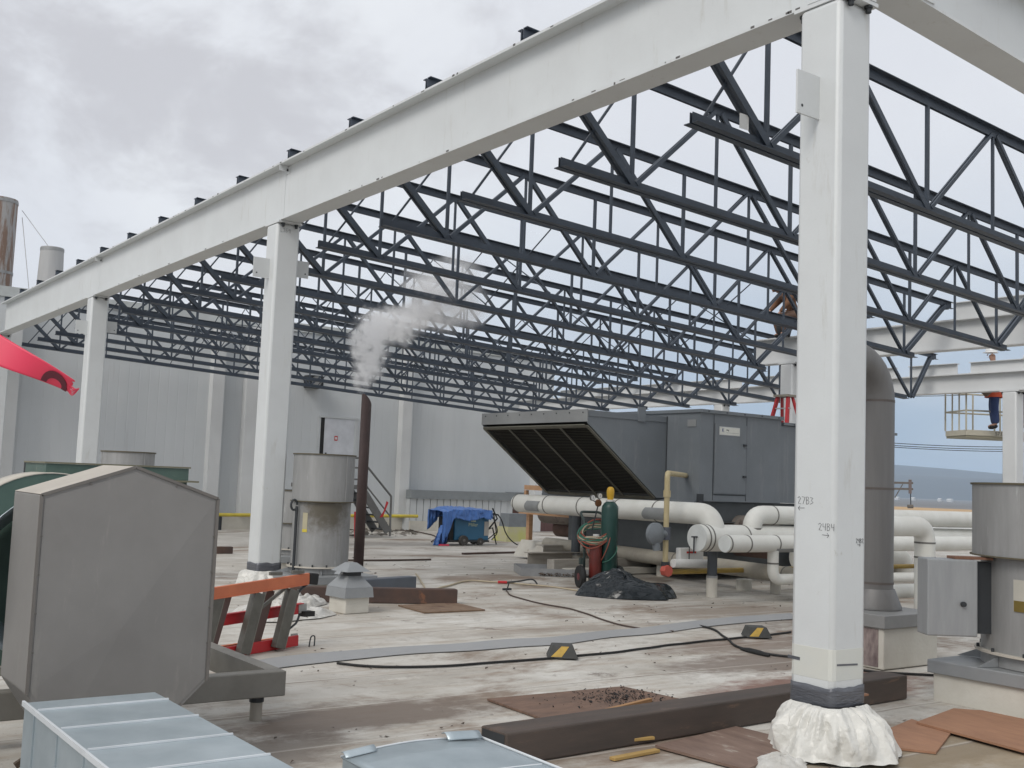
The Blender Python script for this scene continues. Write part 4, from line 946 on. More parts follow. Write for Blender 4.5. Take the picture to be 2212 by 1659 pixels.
# gas riser with meter
t = thing('gas_riser', 'dull yellow gas riser with a grey round regulator beside the air unit', 'gas pipe', (0, 0, 0))
XR, YR = 11.62, 11.9
q0 = PY(1442, 1022, YR); XR = q0.x; zr = q0.z
MB().tube(bend([(XR, YR, .38), (XR, YR, zr), (XA-.001, 13.32, zr)], .08, 6), .042, 14).build('riser', OCHRE, t, smooth=True)
MB().lathe([(.056, zr-.36), (.056, zr-.26)], (XR, YR, 0), 14).build('coupling', OCHRE, t)
MB().lathe([(.062, .30), (.062, .46)], (XR, YR, 0), 12).build('coupling', DARK, t)
zg = PY(1442, 1153, YR).z
MB().lathe([(.07, zg-.09), (.07, zg+.1)], (XR, YR, 0), 12).build('coupling', mat('slate iron', (.10, .11, .135), .5), t)
MR = mat('regulator grey', (.19, .21, .225), .45, c2=(.15, .165, .18), scale=5)
MB().tube([(XR-.02, YR, zg), (XR-.22, YR-.02, zg)], .065, 14).build('meter_neck', MR, t, smooth=True)
MB().lathe([(.06, -.09), (.13, -.05), (.165, -.03), (.165, .03), (.13, .05), (.08, .09)], (XR-.24, YR-.02, zg), 32, 'y').build('regulator_body', MR, t, smooth=True)
MB().tube([(XR-.22, YR-.02, zg-.13), (XR-.20, YR-.02, zg-.24)], .06, 14).build('regulator_foot', MR, t, smooth=True)
MB().tube([(XR, YR, .38), (XR, YR, .31), (XR+7.5, YR+.1, .29)], .04, 12).build('supply_line', mat('gas line yellow', (.40, .27, .05), .55, c2=(.28, .19, .05), scale=5), t, smooth=True)
MB().lathe([(.085, -.05), (.085, .05)], (XR-.02, YR-.05, .33), 8, 'y').build('red_valve_tag', mat('faded red', (.52, .10, .07), .6), t)
MB().tube([(XR+.42, YR-.08, .50), (XR+.42, YR-.08, .75), (XR+.47, YR, 1.02)], .008, 6).build('hanger', DARK, t)
# ================================================================== GAS CYLINDER CART
cb = V((11.32, 13.02, deck(13.0)))
t = thing('cylinder_cart', 'green two wheel gas cylinder hand cart', 'hand cart', cb, rz=-.35)
CG = mat('cart dark green', (.03, .05, .045), .5)
for s in (-1, 1):
    w_ = thing('wheel', None, None); w_.parent = t; del_ = [w_.__delitem__(k) for k in list(w_.keys()) if k in ('label', 'category')]
    c = (s*.32, -.05, .17)
    MB().lathe([(.11, -.035), (.165, -.04), (.18, 0), (.165, .04), (.11, .035)], c, 28, 'x').build('tyre', BLACK, w_, smooth=True)
    MB().lathe([(.03, -.04), (.11, -.025), (.11, .025), (.03, .04)], c, 20, 'x').build('rim', mat('cart rim red', (.14, .02, .025), .5), w_, smooth=True)
MB().tube([(-.34, -.05, .17), (.34, -.05, .17)], .014, 8).build('axle', DARK, t)
MB().box((-.26, -.22, .02), (.26, .16, .035)).build('toe_plate', CG, t)
MB().tube(bend([(-.20, .12, .03), (-.20, .14, 1.0), (-.24, .30, 1.16), (.12, .30, 1.16), (.20, .14, 1.0), (.20, .12, .03)], .08), .020, 10).build('frame', CG, t, smooth=True)
MB().box((-.24, .10, .60), (.24, .125, .74)).build('cross_band', mat('cart teal band', (.03, .09, .085), .5), t)
MB().tube(bend([(.16, .2, .80), (.45, .42, .55), (.50, .45, .05)], .1), .016, 8).build('rest_leg', CG, t, smooth=True)
MB().box((-.30, .02, .35), (-.26, .1, .45)).build('lug', CG, t)
def cyl(name, label, c, r, H, m, capm=None, cat='gas cylinder'):
    t = thing(name, label, cat, c); sh = H*.90
    MB().lathe([(r*.9, 0), (r, .02), (r, sh-.09), (r*.93, sh-.045), (r*.70, sh), (r*.40, sh+.03)], (0, 0, 0), 36).build('body', m, t, smooth=True)
    return t, sh
RZ = Matrix.Rotation(-.35, 3, 'Z')
c = cb+RZ@V((.14, -.04, .037))
H_ = 1.16
o, sh = cyl('oxygen_cylinder', 'tall dark green gas cylinder with a yellow valve cap on the cart', c, .132, 1.42, OXG)
MB().lathe([(.07, sh+.025), (.075, sh+.05), (.04, sh+.055)], (0, 0, 0), 20).build('neck_ring', WHITE, o)
cp = MB().lathe([(.045, sh+.05), (.05, sh+.08), (.058, sh+.12), (.062, sh+.19), (.05, sh+.235), (.025, sh+.255)], (0, 0, 0), 24).build('valve_cap', CAP_Y, o, smooth=True)
MB().box((.078, -.085, sh-.085), (.115, -.06, sh-.045)).build('sticker', WHITE, o)
c = cb+RZ@V((-.085, -.06, .037))
o, sh = cyl('acetylene_cylinder', 'short dark red gas cylinder on the cart, left of the green one', c, .098, .80, REDC)
MB().lathe([(.05, sh+.0), (.05, sh+.07)], (0, 0, 0), 16).build('valve_guard', WHITE, o)
MB().lathe([(.1, .10), (.1, .12)], (0, 0, 0), 24).build('chain', GALV_DULL, o)
# hose coil over the cart handle
t = thing('hose_coil', 'tangled green and red welding hose coiled over the cart handle', 'hose', cb)
for i in range(15):
    mb = MB(); ph = random.random()*6; A, B_ = .24+random.uniform(-.03, .06), .13+random.uniform(-.04, .05); pts = []
    for k in range(33):
        a = 2*math.pi*k/32; loc = V((A*math.cos(a)-.08, -.02+.14*math.sin(a), .88+B_*math.sin(a+.5)+.02*math.sin(3*a+ph)-i*.005))
        pts.append(RZ@loc)
    mb.tube(pts, .0105, 6, False).build('hose_loop', HOSEG if i % 2 else (HOSER if i % 3 else WHOSE), t, smooth=True)
MB().tube(curve_path([RZ@V(p) for p in ((-.22, .02, .62), (-.18, -.05, .48), (-.05, -.1, .40), (.02, -.16, .52), (.1, -.17, .75), (.13, -.1, .92))]), .008, 6).build('hose_tail', HOSER, t, smooth=True)
MB().tube(curve_path([RZ@V(p) for p in ((.25, .05, .75), (.22, -.18, .60), (.10, -.2, .45), (.0, -.14, .40))]), .008, 6).build('hose_tail', HOSEG, t, smooth=True)
# regulator with two gauges standing off the cart
t = thing('gas_regulator', 'brass regulator with two round white gauges above the hose coil', 'regulator', cb+RZ@V((-.06, .0, 1.30)))
MB().tube([(-.06, .04, -.42), (.02, 0, -.02)], .011, 8).build('torch_tube', DARK, t)
MB().lathe([(.055, -.02), (.06, 0), (.055, .02)], (.02, 0, .01), 20, 'y').build('regulator_body', mat('brass', (.20, .09, .04), .4, .5), t, smooth=True)
for dx, dz in ((-.10, .09), (.045, .12)):
    g_ = MB().lathe([(.046, -.012), (.046, .02)], (dx, 0, dz), 24, 'y').build('gauge', mat('gauge rim', (.16, .16, .15), .4, .4), t)
    MB().lathe([(.040, -.0155), (.040, -.0125)], (dx, 0, dz), 24, 'y').build('dial', WHITE, g_)
    MB().bar((dx, -.017, dz-.015), (dx+.004, -.017, dz+.022), .004, .002, (1, 0, 0)).build('needle', INK, g_)
    MB().tube([(dx, 0, dz-.04), (.02, 0, .01)], .008, 6).build('gauge_stem', DARK, g_)
# black bag lump
def lump(name, label, cat, c, sx, sy, h, m, seed, rz=0, n=64, f=2.2, sharp=1., solid=0, group=None):
    """crumpled sheet or bag: an irregular mound of creased facets"""
    rnd = random.Random(int(seed*100)); N_ = max(18, n//2); rows = max(8, n//7); P = []; fs = []
    for j in range(rows+1):
        v = 1-j/rows
        for i in range(N_):
            a = 2*math.pi*(i+(.5 if j % 2 else 0)+rnd.uniform(-.3, .3))/N_; x, y = math.cos(a)*v, math.sin(a)*v
            q = V((x*f+seed, y*f, seed*.3)); ed = 1+.22*noise.noise(V((math.cos(a)*1.7+seed, math.sin(a)*1.7, 0)))
            z = h*max(0, 1-v**2.4)**.7*(.72+.6*noise.noise(q))+h*.22*sharp*(abs(noise.noise(q*2.1))-.12)*(1-v**4)+h*.07*sharp*rnd.uniform(-1, 1)*(1-v**5)
            jx, jy = (rnd.uniform(-.03, .03)*(v < .97) for _ in (0, 1))
            P.append(V(((x+jx)*sx*ed, (y+jy)*sy*ed, max(.004, z))))
    for j in range(rows):
        for i in range(N_):
            a, b_, c_, d_ = j*N_+i, j*N_+(i+1) % N_, (j+1)*N_+(i+1) % N_, (j+1)*N_+i
            fs += [(a, b_, d_), (b_, c_, d_)] if (j % 2 == 0) else [(a, b_, c_), (a, c_, d_)]
    o = MB().add(P, fs).build(name, m); o.location = (c[0], c[1], deck(c[1])+.003); o.rotation_euler = (0, 0, rz)
    md = o.modifiers.new('sub', 'SUBSURF'); md.levels = md.render_levels = 1
    return tag(o, label, cat, group)
lump('black_bag', 'crumpled black plastic bag on the roof in front of the cylinder cart', 'bag', (10.95, 12.0), .74, .40, .40, BAG, 4.4, rz=-.62, f=1.1, sharp=1.1, n=64)
# crumpled membrane scraps
CRUM = mat('crumpled membrane', (.60, .59, .56), .4, c2=(.42, .40, .36), scale=7, spots=((.10, .08, .06), .60, 8), crease=1., cscale=7)
lump('membrane_scrap', 'crumpled white membrane scraps behind the stepladder', 'scrap', (5.35, 11.6), .62, .40, .17, CRUM, 1.7, rz=.1, f=3.5, sharp=2.2, n=80, group='crumpled white membrane scraps')
lump('membrane_scrap', 'pile of white membrane beside the rusty tube and roof vent', 'scrap', (5.95, 12.4), .50, .28, .14, CRUM, 6.1, rz=.4, f=3.5, sharp=2.2, n=80, group='crumpled white membrane scraps')
lump('membrane_scrap', 'crinkled clear plastic scrap left of the nearest column skirt', 'scrap', (5.72, 4.74), .26, .17, .07, CRUM, 9.2, rz=.3, f=2.5, sharp=1.2, n=80, group='crumpled white membrane scraps')
lump('membrane_scrap', 'rounded white bundle behind the orange ladder rail', 'scrap', (4.75, 12.9), .28, .22, .20, PLAST, 3.3, f=1.5, sharp=.6, group='crumpled white membrane scraps')
lump('paper_scrap', 'white paper scrap with yellow foam beside the orange plywood', 'scrap', (7.42, 5.42), .16, .09, .05, WHITE, 2.6, f=1.5, sharp=.6)
lump('foam_scrap', 'ragged yellow foam piece beside the white paper scrap', 'scrap', (7.28, 5.52), .11, .06, .06, mat('yellow foam', (.50, .33, .05), .9), 5.6, f=3, sharp=1.2)
# sheet metal drain pan
a = G(1125, 1244)
t = thing('sheet_metal_pan', 'long bent sheet metal pan with rusty debris, left of the cart', 'metal pan', (a.x, a.y, deck(a.y)), rz=-.52)
PANM = mat('pan metal', (.36, .365, .37), .45, .3, c2=(.27, .275, .28), scale=4)
MB().box((0, 0, .004), (1.35, 1.0, .008)).build('floor', PANM, t)
MB().box((0, -.006, .004), (1.35, 0, .13)).build('side', PANM, t)
MB().box((-.006, 0, .004), (-.0005, 1.0, .13)).build('side', PANM, t)
MB().box((0, 1.0, .004), (1.35, 1.006, .13)).build('side', PANM, t)
mb = MB()
for i in range(260):
    x = .30+random.random()*1.0; z = random.random()*.05; s = .008+random.random()*.02; q = V((x, -.02-random.random()*.03, z+.004))
    mb.add([q+V((random.uniform(-s, s), random.uniform(-s, s), random.uniform(0, s))) for _ in range(4)], [(0, 1, 2), (0, 1, 3), (1, 2, 3), (0, 2, 3)])
o = mb.build('leaf_debris', mat('rusty crumbs', (.13, .08, .04), .9, c2=(.06, .04, .03), scale=30)); o.location = t.location; o.rotation_euler = (0, 0, -.52)
tag(o, 'rusty leaf like crumbs caught along the sheet metal pan', 'debris', kind='stuff')
# ================================================================== CORDS AND HOSES
def cord(name, label, uv, r, m, lift=None, g='cords and hoses on the roof', cat='cord'):
    pts = [G(u, v) for u, v in uv]; P = curve_path(pts, 8)
    P = [V((p.x, p.y, deck(p.y)+r+.003))+V((noise.noise(p*2.1)*.02, noise.noise(p*2.7+V((5, 0, 0)))*.02, 0)) for p in P]
    return tag(MB().tube(P, r, 6).build(name, m, smooth=True), label, cat, g)
cord('rubber_cable', 'thin brown cord winding from the torch handle across the roof', [(1093, 1277), (1110, 1290), (1170, 1306), (1235, 1318), (1290, 1336), (1340, 1352), (1400, 1362), (1455, 1366)], .010, CORDM)
cord('rubber_cable', 'dark cord with a plug crossing over the grey strip to the column', [(1500, 1352), (1540, 1362), (1568, 1382), (1600, 1402), (1660, 1416), (1722, 1424), (1800, 1440), (1890, 1455), (1960, 1459), (2016, 1462)], .013, BLACK)
cord('rubber_cable', 'long black cable running under the two wedge blocks', [(728, 1436), (800, 1443), (900, 1444), (1000, 1440), (1100, 1432), (1200, 1424), (1330, 1412), (1450, 1396), (1560, 1384), (1640, 1376), (1710, 1368)], .012, BLACK)
a, b_ = G(1600, 1401, .02), G(1662, 1416, .02)
tag(MB().tube([a, a.lerp(b_, .3), a.lerp(b_, .7), b_], [.014, .03, .03, .014], 8).build('cord_plug', BLACK, smooth=True), 'black cord connector lying between the wedge blocks and column', 'plug')
cord('air_hose', 'tan hose running along the roof towards the black bag', [(900, 1242), (912, 1262), (925, 1277), (960, 1270), (1010, 1257), (1060, 1259), (1130, 1264), (1200, 1271), (1285, 1284)], .014, WHOSE, cat='hose')
cord('air_hose', 'brown hose loop on the roof behind the blue welder', [(640, 1208), (720, 1212), (830, 1213), (930, 1211)], .02, CORDM, cat='hose')
cord('air_hose', 'dark hose at the foot of the wall left of the welder', [(855, 1146), (900, 1150), (940, 1160), (932, 1172)], .02, CORDM, cat='hose')
t = thing('cutting_torch', 'small red handled torch lying on the roof left of the cart', 'torch', G(1092, 1262)+V((0, 0, .03)), rz=-.5)
MB().tube([(-.12, 0, 0), (.02, 0, 0)], .022, 10).build('handle', RED, t, smooth=True)
MB().tube(curve_path([(.02, 0, 0), (.2, .0, .02), (.42, .05, .05), (.5, .02, -.02)]), .012, 8).build('tube', DARK, t, smooth=True)
t = thing('pipe_clamp', 'small dark clamp at the end of the brown cord', 'clamp', G(1095, 1278)+V((0, 0, .02)))
MB().box((-.07, -.02, 0), (.07, .02, .03)).build('jaw', DARK, t); MB().tube([(0, 0, 0), (.03, 0, .1)], .01, 6).build('handle', DARK, t)
# grey flashing strip with a raised back edge
uvs = [(556, 1443), (620, 1434), (750, 1420), (880, 1408), (1000, 1402), (1100, 1394), (1200, 1388), (1300, 1374), (1400, 1366), (1500, 1352), (1600, 1342), (1710, 1334)]
P = curve_path([G(u, v) for u, v in uvs], 5); mb = MB(); n = len(P); vs = []
for i, p in enumerate(P):
    z = deck(p.y); tw = .02*noise.noise(V((p.x*.8, 0, 0)))
    for dy, dz in ((-.15, .006), (-.15, .010), (.02, .055+tw), (.035, .055+tw), (.035, .004)): vs.append((p.x, p.y+dy, z+dz))
mb.add(vs, [(i*5+j, (i+1)*5+j, (i+1)*5+j+1, i*5+j+1) for i in range(n-1) for j in range(4)])
tag(mb.build('flashing_strip', mat('strip grey', (.34, .34, .335), .5, .2, c2=(.30, .305, .31), scale=2)), 'long grey sheet metal strip lying across the roof from ladders to column', 'metal strip')
# wedge blocks
def wedge(label, u, v, rz):
    p = G(u, v); t = thing('wedge_block', label, 'rubber block', (p.x, p.y, deck(p.y)), 'black wedge blocks with yellow stripes', rz=rz)
    v8 = [(-.15, -.13, .012), (.15, -.13, .012), (.15, .13, .012), (-.15, .13, .012), (-.10, -.07, .125), (.10, -.07, .125), (.10, .13, .125), (-.10, .13, .125)]
    MB().hexa(v8).build('block', mat('block rubber', (.035, .036, .034), .75, c2=(.06, .06, .055), scale=9), t, bevel=.006)
    f = lambda a, b_: V((-.15+.05*b_+a*(.30-.10*b_), -.13+.06*b_-.003, .012+.113*b_))
    mb = MB(); mb.add([f(.10, .12), f(.46, .12), f(.80, .95), f(.44, .95)], [(0, 1, 2, 3)]); mb.build('stripe', mat('worn yellow stripe', (.52, .33, .05), .6, c2=(.35, .23, .05), scale=14), t, solid=.002)
    return t
wedge('black rubber wedge block with yellow stripe, left of the two on the cable', 1214, 1421, -.62)
wedge('black rubber wedge block with yellow stripe, nearer the tall white column', 1634, 1377, -.58)
# ================================================================== TALL GREY DUCT WITH ELBOW
dc = V((9.96, 7.05, deck(7.05)))
t = thing('vent_duct', 'tall grey round duct bending over at the top, right behind the nearest column', 'duct', dc)
MB().box((-.50, -.46, 0), (.42, .46, .40)).build('curb', CURB, t, bevel=.012)
MB().box((-.53, -.49, .402), (.45, .49, .53)).build('curb_cap', mat('cap grey', (.27, .27, .265), .5, .2), t, bevel=.006)
MB().box((-.505, -.40, .02), (-.501, .30, .39)).build('tar_patch', mat('tar streaks', (.33, .27, .25), .8, c2=(.10, .07, .07), scale=14, streak=(1, 1, .4)), t)
DU = mat('duct grey', (.20, .195, .19), .5, .25, c2=(.155, .15, .145), scale=2, streak=(4, 4, .3))
MB().lathe([(.27, .535), (.27, .56), (.20, .74)], (0, 0, 0), 36).build('flashing_cone', DU, t, smooth=True)
ztp = PY(1900, 868, 7.05).z-dc.z
MB().tube([(0, 0, .70), (0, 0, ztp)], .185, 40).build('riser', DU, t, smooth=True)
for z in (.80, 1.78, ztp): MB().lathe([(.188, z-.012), (.188, z+.012)], (0, 0, 0), 40).build('seam_band', mat('seam rust', (.13, .11, .10), .7), t)
el = [V((-.42+.42*math.cos(a), 0, ztp+.42*math.sin(a))) for a in [i*math.pi/2/8 for i in range(9)]]+[V((-.8, 0, ztp+.42))]
MB().tube(el, .185, 40).build('elbow', DU, t, smooth=True)
# ================================================================== LEFT FOREGROUND HOOD
YB = 6.0; TH = .62
fpts = [PY(u, v, YB) for u, v in ((90, 1067.6), (294, 1009), (471, 1078.5))]
xl, xr, zsh, zap, xap = fpts[0].x, fpts[2].x, (fpts[0].z+fpts[2].z)/2, fpts[1].z, fpts[1].x
zlo = .40; zc = .14; cx_ = .17
poly = [(xl, zlo), (xl, zsh), (xap, zap), (xr, zsh), (xr, zlo), (xr-cx_-.1, zc), (xl+cx_, zc)]
t = thing('exhaust_hood', 'large flat grey house shaped sheet metal hood in the left foreground', 'hood', (xap, YB, 0))
P3 = [V((x-xap, 0, z)) for x, z in poly]
MB().prism(P3, (0, TH, 0)).build('shell', HOODM, t, bevel=.007)
CRM = mat('cream hood top', (.47, .43, .37), .7, c2=(.38, .345, .30), scale=3)  # cream sheet on both roof slopes, lighter than the shell
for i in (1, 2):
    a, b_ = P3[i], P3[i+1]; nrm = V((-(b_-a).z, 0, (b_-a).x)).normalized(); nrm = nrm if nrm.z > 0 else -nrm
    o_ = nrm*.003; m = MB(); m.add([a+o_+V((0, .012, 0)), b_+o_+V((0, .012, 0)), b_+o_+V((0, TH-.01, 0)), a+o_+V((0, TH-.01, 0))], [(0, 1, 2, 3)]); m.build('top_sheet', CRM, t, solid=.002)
m = MB()
for i in (0, 1, 2, 3):
    a, b_ = P3[i], P3[i+1]; m.bar(a+V((0, -.004, 0)), b_+V((0, -.004, 0)), .008, .016, (0, 1, 0))
m.build('edge_seam', mat('hood edge', (.17, .155, .14), .6), t)
def hoodp(u, v): q = PY(u, v, YB-.003); return q-V((xap, YB, 0))
ctr = hoodp(262, 1352); ctr.y = -.034; k_ = .965; cc = V((0, 0, (zap+zc)/2))
ring = [cc+(p-cc)*k_+V((0, -.003, 0)) for p in P3]
mb = MB(); mb.add([ctr]+ring, [(0, i+1, (i+1) % 7+1) for i in range(7)])
o = mb.build('front_panel', HOODM, t)
for i, p in enumerate(P3):
    q = P3[(i+1) % 7]; n_ = max(2, int((q-p).length/.17))
    for a_ in range(1, n_):
        c_ = cc+(p.lerp(q, a_/n_)-cc)*.972; MB().lathe([(.0055, -.008), (.0055, -.002)], c_, 8, 'y').build('rivet', mat('hood edge', (.17, .155, .14), .6), t)
# green fan scroll behind the hood
cr_ = PY(118, 1022, 7.1)
t = thing('scroll_fan', 'faded green fan housing with cream rim behind the grey hood', 'fan', (cr_.x, 7.1, 0))
mb = MB(); n = 48; vs = []
def sr(a): return .98+.0*a
RZ0 = 0.40
prof = [(r_, h) for r_, h in ((.86, 0), (.86, 0))]
arc = [(math.cos(a), math.sin(a)) for a in [2*math.pi*i/64 for i in range(64)]]
zcf = cr_.z-.60
MB().lathe([(.595, 0), (.595, .34)], (0, 0, zcf), 64, 'y').build('scroll', GREENM, t, smooth=True)
MB().lathe([(.60, -.004), (.60, .345)], (0, 0, zcf), 64, 'y', close=False).build('rim', CREAM, t, smooth=True, solid=.008)
MB().lathe([(.50, -.36), (.46, -.24), (.40, -.08), (.38, -.011)], (.0, 0, zcf), 48, 'y', close=False).build('inlet_cone', GALV, t, smooth=True, solid=.006)
fa, fb = PY(88, 1000, 7.3), PY(392, 1018, 7.3)
wX = fb.x-fa.x
MB().box((fa.x-cr_.x, .08, fa.z-.16), (fb.x-cr_.x, .55, fa.z-.081)).build('outlet', GREENM, t)
MB().box((fa.x-cr_.x-.0, .06, fa.z-.08), (fb.x-cr_.x, .60, fa.z-.001)).build('outlet_collar', GREENM, t)
MB().box((fa.x-cr_.x-.05, .02, fa.z-.092), (fb.x-cr_.x+.06, .62, fa.z-.081)).build('outlet_flange', mat('brown green edge', (.19, .18, .12), .7), t)
MB().box((fa.x-cr_.x-.01, .05, fa.z), (fb.x-cr_.x+.01, .61, fa.z+.01)).build('top_edge', mat('brown green edge', (.19, .18, .12), .7), t)
q = PY(55, 1060, 9); q2 = PY(55, 998, 9)
tag(MB().tube([(q.x, 9, deck(9)), (q.x, 9, q2.z)], .025, 8).build('short_rod', DARK), 'short dark rod sticking up left of the green flange', 'rod')
# skid frame behind the hood
t = thing('fan_skid', 'grey steel skid frame sticking out right of the hood on a short leg', 'steel frame', (0, 0, 0))
SK = mat('skid grey', (.225, .215, .19), .55, .1, c2=(.17, .16, .14), scale=4)
zs = .13; xs0, xs1, y0, y1 = 0.2, 3.33, 7.12, 8.6
hs = .085
MB().box((xs0, y0-.055, zs-hs), (xs1, y0+.055, zs+hs)).build('rail', SK, t, bevel=.008)
MB().box((xs0, y1-.055, zs-hs), (xs1-.001, y1+.055, zs+hs)).build('rail', SK, t, bevel=.008)
MB().box((xs1-.11, y0+.056, zs-hs+.001), (xs1-.001, y1-.056, zs+hs-.001)).build('cross_rail', SK, t)
MB().box((2.55, y0+.056, zs-hs+.001), (2.66, y1-.056, zs+hs-.001)).build('cross_rail', SK, t)
for (x, y) in ((3.18, 7.2), (.6, 7.2), (3.1, 8.5)):
    l_ = MB().lathe([(.042, deck(y)-0), (.042, zs-hs-.001)], (x, y, 0), 16).build('leg', mat('leg tan', (.36, .33, .28), .7), t, smooth=True)
    MB().lathe([(.05, zs-hs-.05), (.05, zs-hs-.02)], (x, y, 0), 16).build('clamp', DARK, l_)
tag(MB().box((-2.2, 4.6, deck(5.5)), (1.25, 8.3, -.02)).build('concrete_plinth', mat('dirty plinth', (.20, .19, .17), .8, c2=(.12, .11, .10), scale=3)), 'dirty grey plinth under the hood and green fan at the left edge', 'plinth')
t = thing('hood_support', 'dark rusty bracket holding the lower left corner of the grey hood', 'bracket', (xl+.06, YB+.1, 0))
MB().bar((0, 0, deck(6)), (.05, 0, .45), .05, .03).build('strut', mat('rusty dark', (.08, .055, .035), .8), t)
MB().bar((-.06, .02, .02), (.16, .02, .16), .03, .03).build('strut', mat('rusty dark', (.08, .055, .035), .8), t)
# ================================================================== FOREGROUND DUCTS
def duct(name, label, x0, x1, y0, y1, zt_, h, seams, m=GALV):
    t = thing(name, label, 'sheet metal duct', ((x0+x1)/2, y1, zt_), 'shiny galvanised ducts in the foreground'); cx, cy = (x0+x1)/2, y1
    MB().box((x0-cx, y0-cy, -h), (x1-cx, 0, 0)).build('shell', m, t, bevel=.004)
    for s in seams:
        MB().box((x0-cx+.01, s-cy-.005, .0005), (x1-cx-.004, s-cy+.005, .008)).build('standing_seam', mat('bright seam', (.72, .75, .77), .4, .15), t)
        MB().box((x0-cx-.006, s-cy-.004, -h), (x0-cx-.0005, s-cy+.004, -.01)).build('side_seam', m, t)
    MB().box((x0-cx-.012, y0-cy, -.012), (x0-cx-.0005, 0, .010)).build('edge_lock', mat('bright seam', (.72, .75, .77), .4, .15), t)
    return t
z_ = .5
c1, c2_ = PZ(53, 1517.6, z_), PZ(335.5, 1494.8, z_)
sY = [PZ(300, 1494.5+13, z_).y, PZ(410/3.904/1.1302+90, (1450+1085/3.904)/1.1302, z_).y, 0]
def seamy(u, v): return PZ((u/3.904)/1.1302, (1450+v/3.904)/1.1302, z_).y
seams = [seamy(1010, 1060), seamy(1320, 1220), seamy(1590, 1412), seamy(2186, 1585)]
seams += [seams[-1]-(seams[-2]-seams[-1])*k for k in (1, 2, 3)]
duct('galvanised_duct', 'long shiny galvanised rectangular duct with white seams in the left foreground', c1.x, c2_.x, 1.6, (c1.y+c2_.y)/2, z_, .45, [s for s in seams if s > 1.7])
# second open ended duct pointing the same way
z2 = .3
a, b_ = PZ(862, 1640, z2), PZ(1178, 1653, z2)
t = thing('galvanised_duct', 'open ended galvanised duct piece at the bottom edge of the photo', 'sheet metal duct', (0, 0, 0), 'shiny galvanised ducts in the foreground')
y_end = 4.52; xl2, xr2 = 2.42, 3.20
m = MB()
def dd(x, y, z): return V((x+(4.5-y)*-.03, y, z+.03*math.sin((x-xl2)/(xr2-xl2)*math.pi)*max(0, (y-3.6))))
m.grid(lambda u, v: dd(xl2+(xr2-xl2)*u, 2.6+(y_end-2.6)*v, z2), 14, 10)
m.build('top_sheet', GALV, t, smooth=True, solid=.004)
MB().box((xl2, 2.6, deck(3.5)), (xl2+.003, y_end-.02, z2-.003)).build('side_sheet', GALV, t)
m = MB().grid(lambda u, v: V((xr2-.002+(4.5-(2.6+(y_end-2.6)*u))*-.03, 2.6+(y_end-2.6)*u, deck(3.5)+(z2-deck(3.5)-.004)*v)), 6, 2); m.build('side_sheet', GALV, t, solid=.003)
m = MB(); m.tube([dd(xr2, 2.6, z2+.006), dd(xr2, y_end, z2+.006)], .007, 8); m.build('rolled_edge', mat('bright seam', (.72, .75, .77), .4, .15), t, smooth=True)
m = MB(); m.tube([dd(xl2+(xr2-xl2)*i/10, y_end, z2+.004) for i in range(11)], .005, 8); m.build('rolled_edge', mat('bright seam', (.72, .75, .77), .4, .15), t, smooth=True)
m = MB().grid(lambda u, v: dd(xr2-.23+.2*u, y_end-.05+.07*v, z2)+V((0, 0, .006+.028*math.sin(v*math.pi*.8)+.008*u)), 5, 8); m.build('curled_tab', GALV, t, smooth=True, solid=.003)
m = MB().grid(lambda u, v: dd(xl2+.0+.16*u, y_end-.05+.05*v, z2)+V((0, 0, .006+.02*math.sin(v*math.pi*.7))), 5, 8); m.build('curled_tab', GALV, t, smooth=True, solid=.003)
m = MB(); m.tube([dd(xl2+.05+(xr2-xl2-.08)*i/10, 3.98, z2+.004) for i in range(11)], .004, 6); m.build('standing_seam', mat('bright seam', (.72, .75, .77), .4, .15), t, smooth=True)
# ================================================================== LADDERS IN THE LEFT FOREGROUND
e_ = V((.935, .355, 0)); nrm_ = V((-.355, .935, 0))
def LP(s, z, off=0, base=V((4.72, 9.68, 0))): p = base+e_*s+nrm_*off; return V((p.x, p.y, deck(p.y)+z))
t = thing('stepladder', 'orange fibreglass stepladder lying on its side over the red ladder', 'stepladder', (4.72, 9.68, 0)); TB = V((4.72, 9.68, 0))
def L2(*a, **k): return LP(*a, **k)-TB
MB().bar(L2(-1.9, .56), L2(.02, .655), .035, .105, nrm_).build('rail', ORANGE, t, bevel=.005)
MB().bar(L2(-1.9, .515), L2(.0, .60), .05, .006, nrm_).build('rail_flange', ORANGE, t)
MB().bar(L2(.021, .655), L2(.14, .64), .05, .11, nrm_).build('foot', BLACK, t, bevel=.012)
MB().bar(L2(-1.9, .03, .24), L2(-.10, .035, .24), .035, .09, nrm_).build('rail', ORANGE, t)
for s in (-.66, -.22, -1.15):
    MB().bar(L2(s+.05, .56, .02), L2(s-.10, .03, .02), .07, .12, nrm_).build('tread', ALU, t, bevel=.004)
    MB().bar(L2(s+.115, .56, .0), L2(s-.035, .03, .0), .008, .03, nrm_).build('tread_lip', mat('worn lip', (.24, .235, .20), .4, .4), t)
for s in (-.42, -.95): MB().bar(L2(s+.05, .56, .12), L2(s-.12, .03, .12), .05, .10, nrm_).build('back_leg', BROWNL, t)
MB().tube(curve_path([L2(.0, .60, .0), L2(-.12, .52, 0), L2(-.20, .38, 0), L2(-.22, .25, 0)]), .014, 6).build('brace', DARK, t)
MB().bar(L2(-.22, .60, .03), L2(-.55, .42, .03), .02, .03, nrm_).build('spreader', ALU, t)
for s in (-.13, -.42): MB().box(L2(s, .71)-V((.06, .02, .0)), L2(s, .71)+V((.06, .02, .03))).build('rivet_pad', ALU, t)
t = thing('extension_ladder', 'red fibreglass ladder lying on its edge beneath the orange one', 'ladder', (4.72, 9.68, 0))
MB().bar(L2(-1.9, .30, .16), L2(.06, .345, .16), .03, .10, nrm_).build('rail', RED, t, bevel=.004)
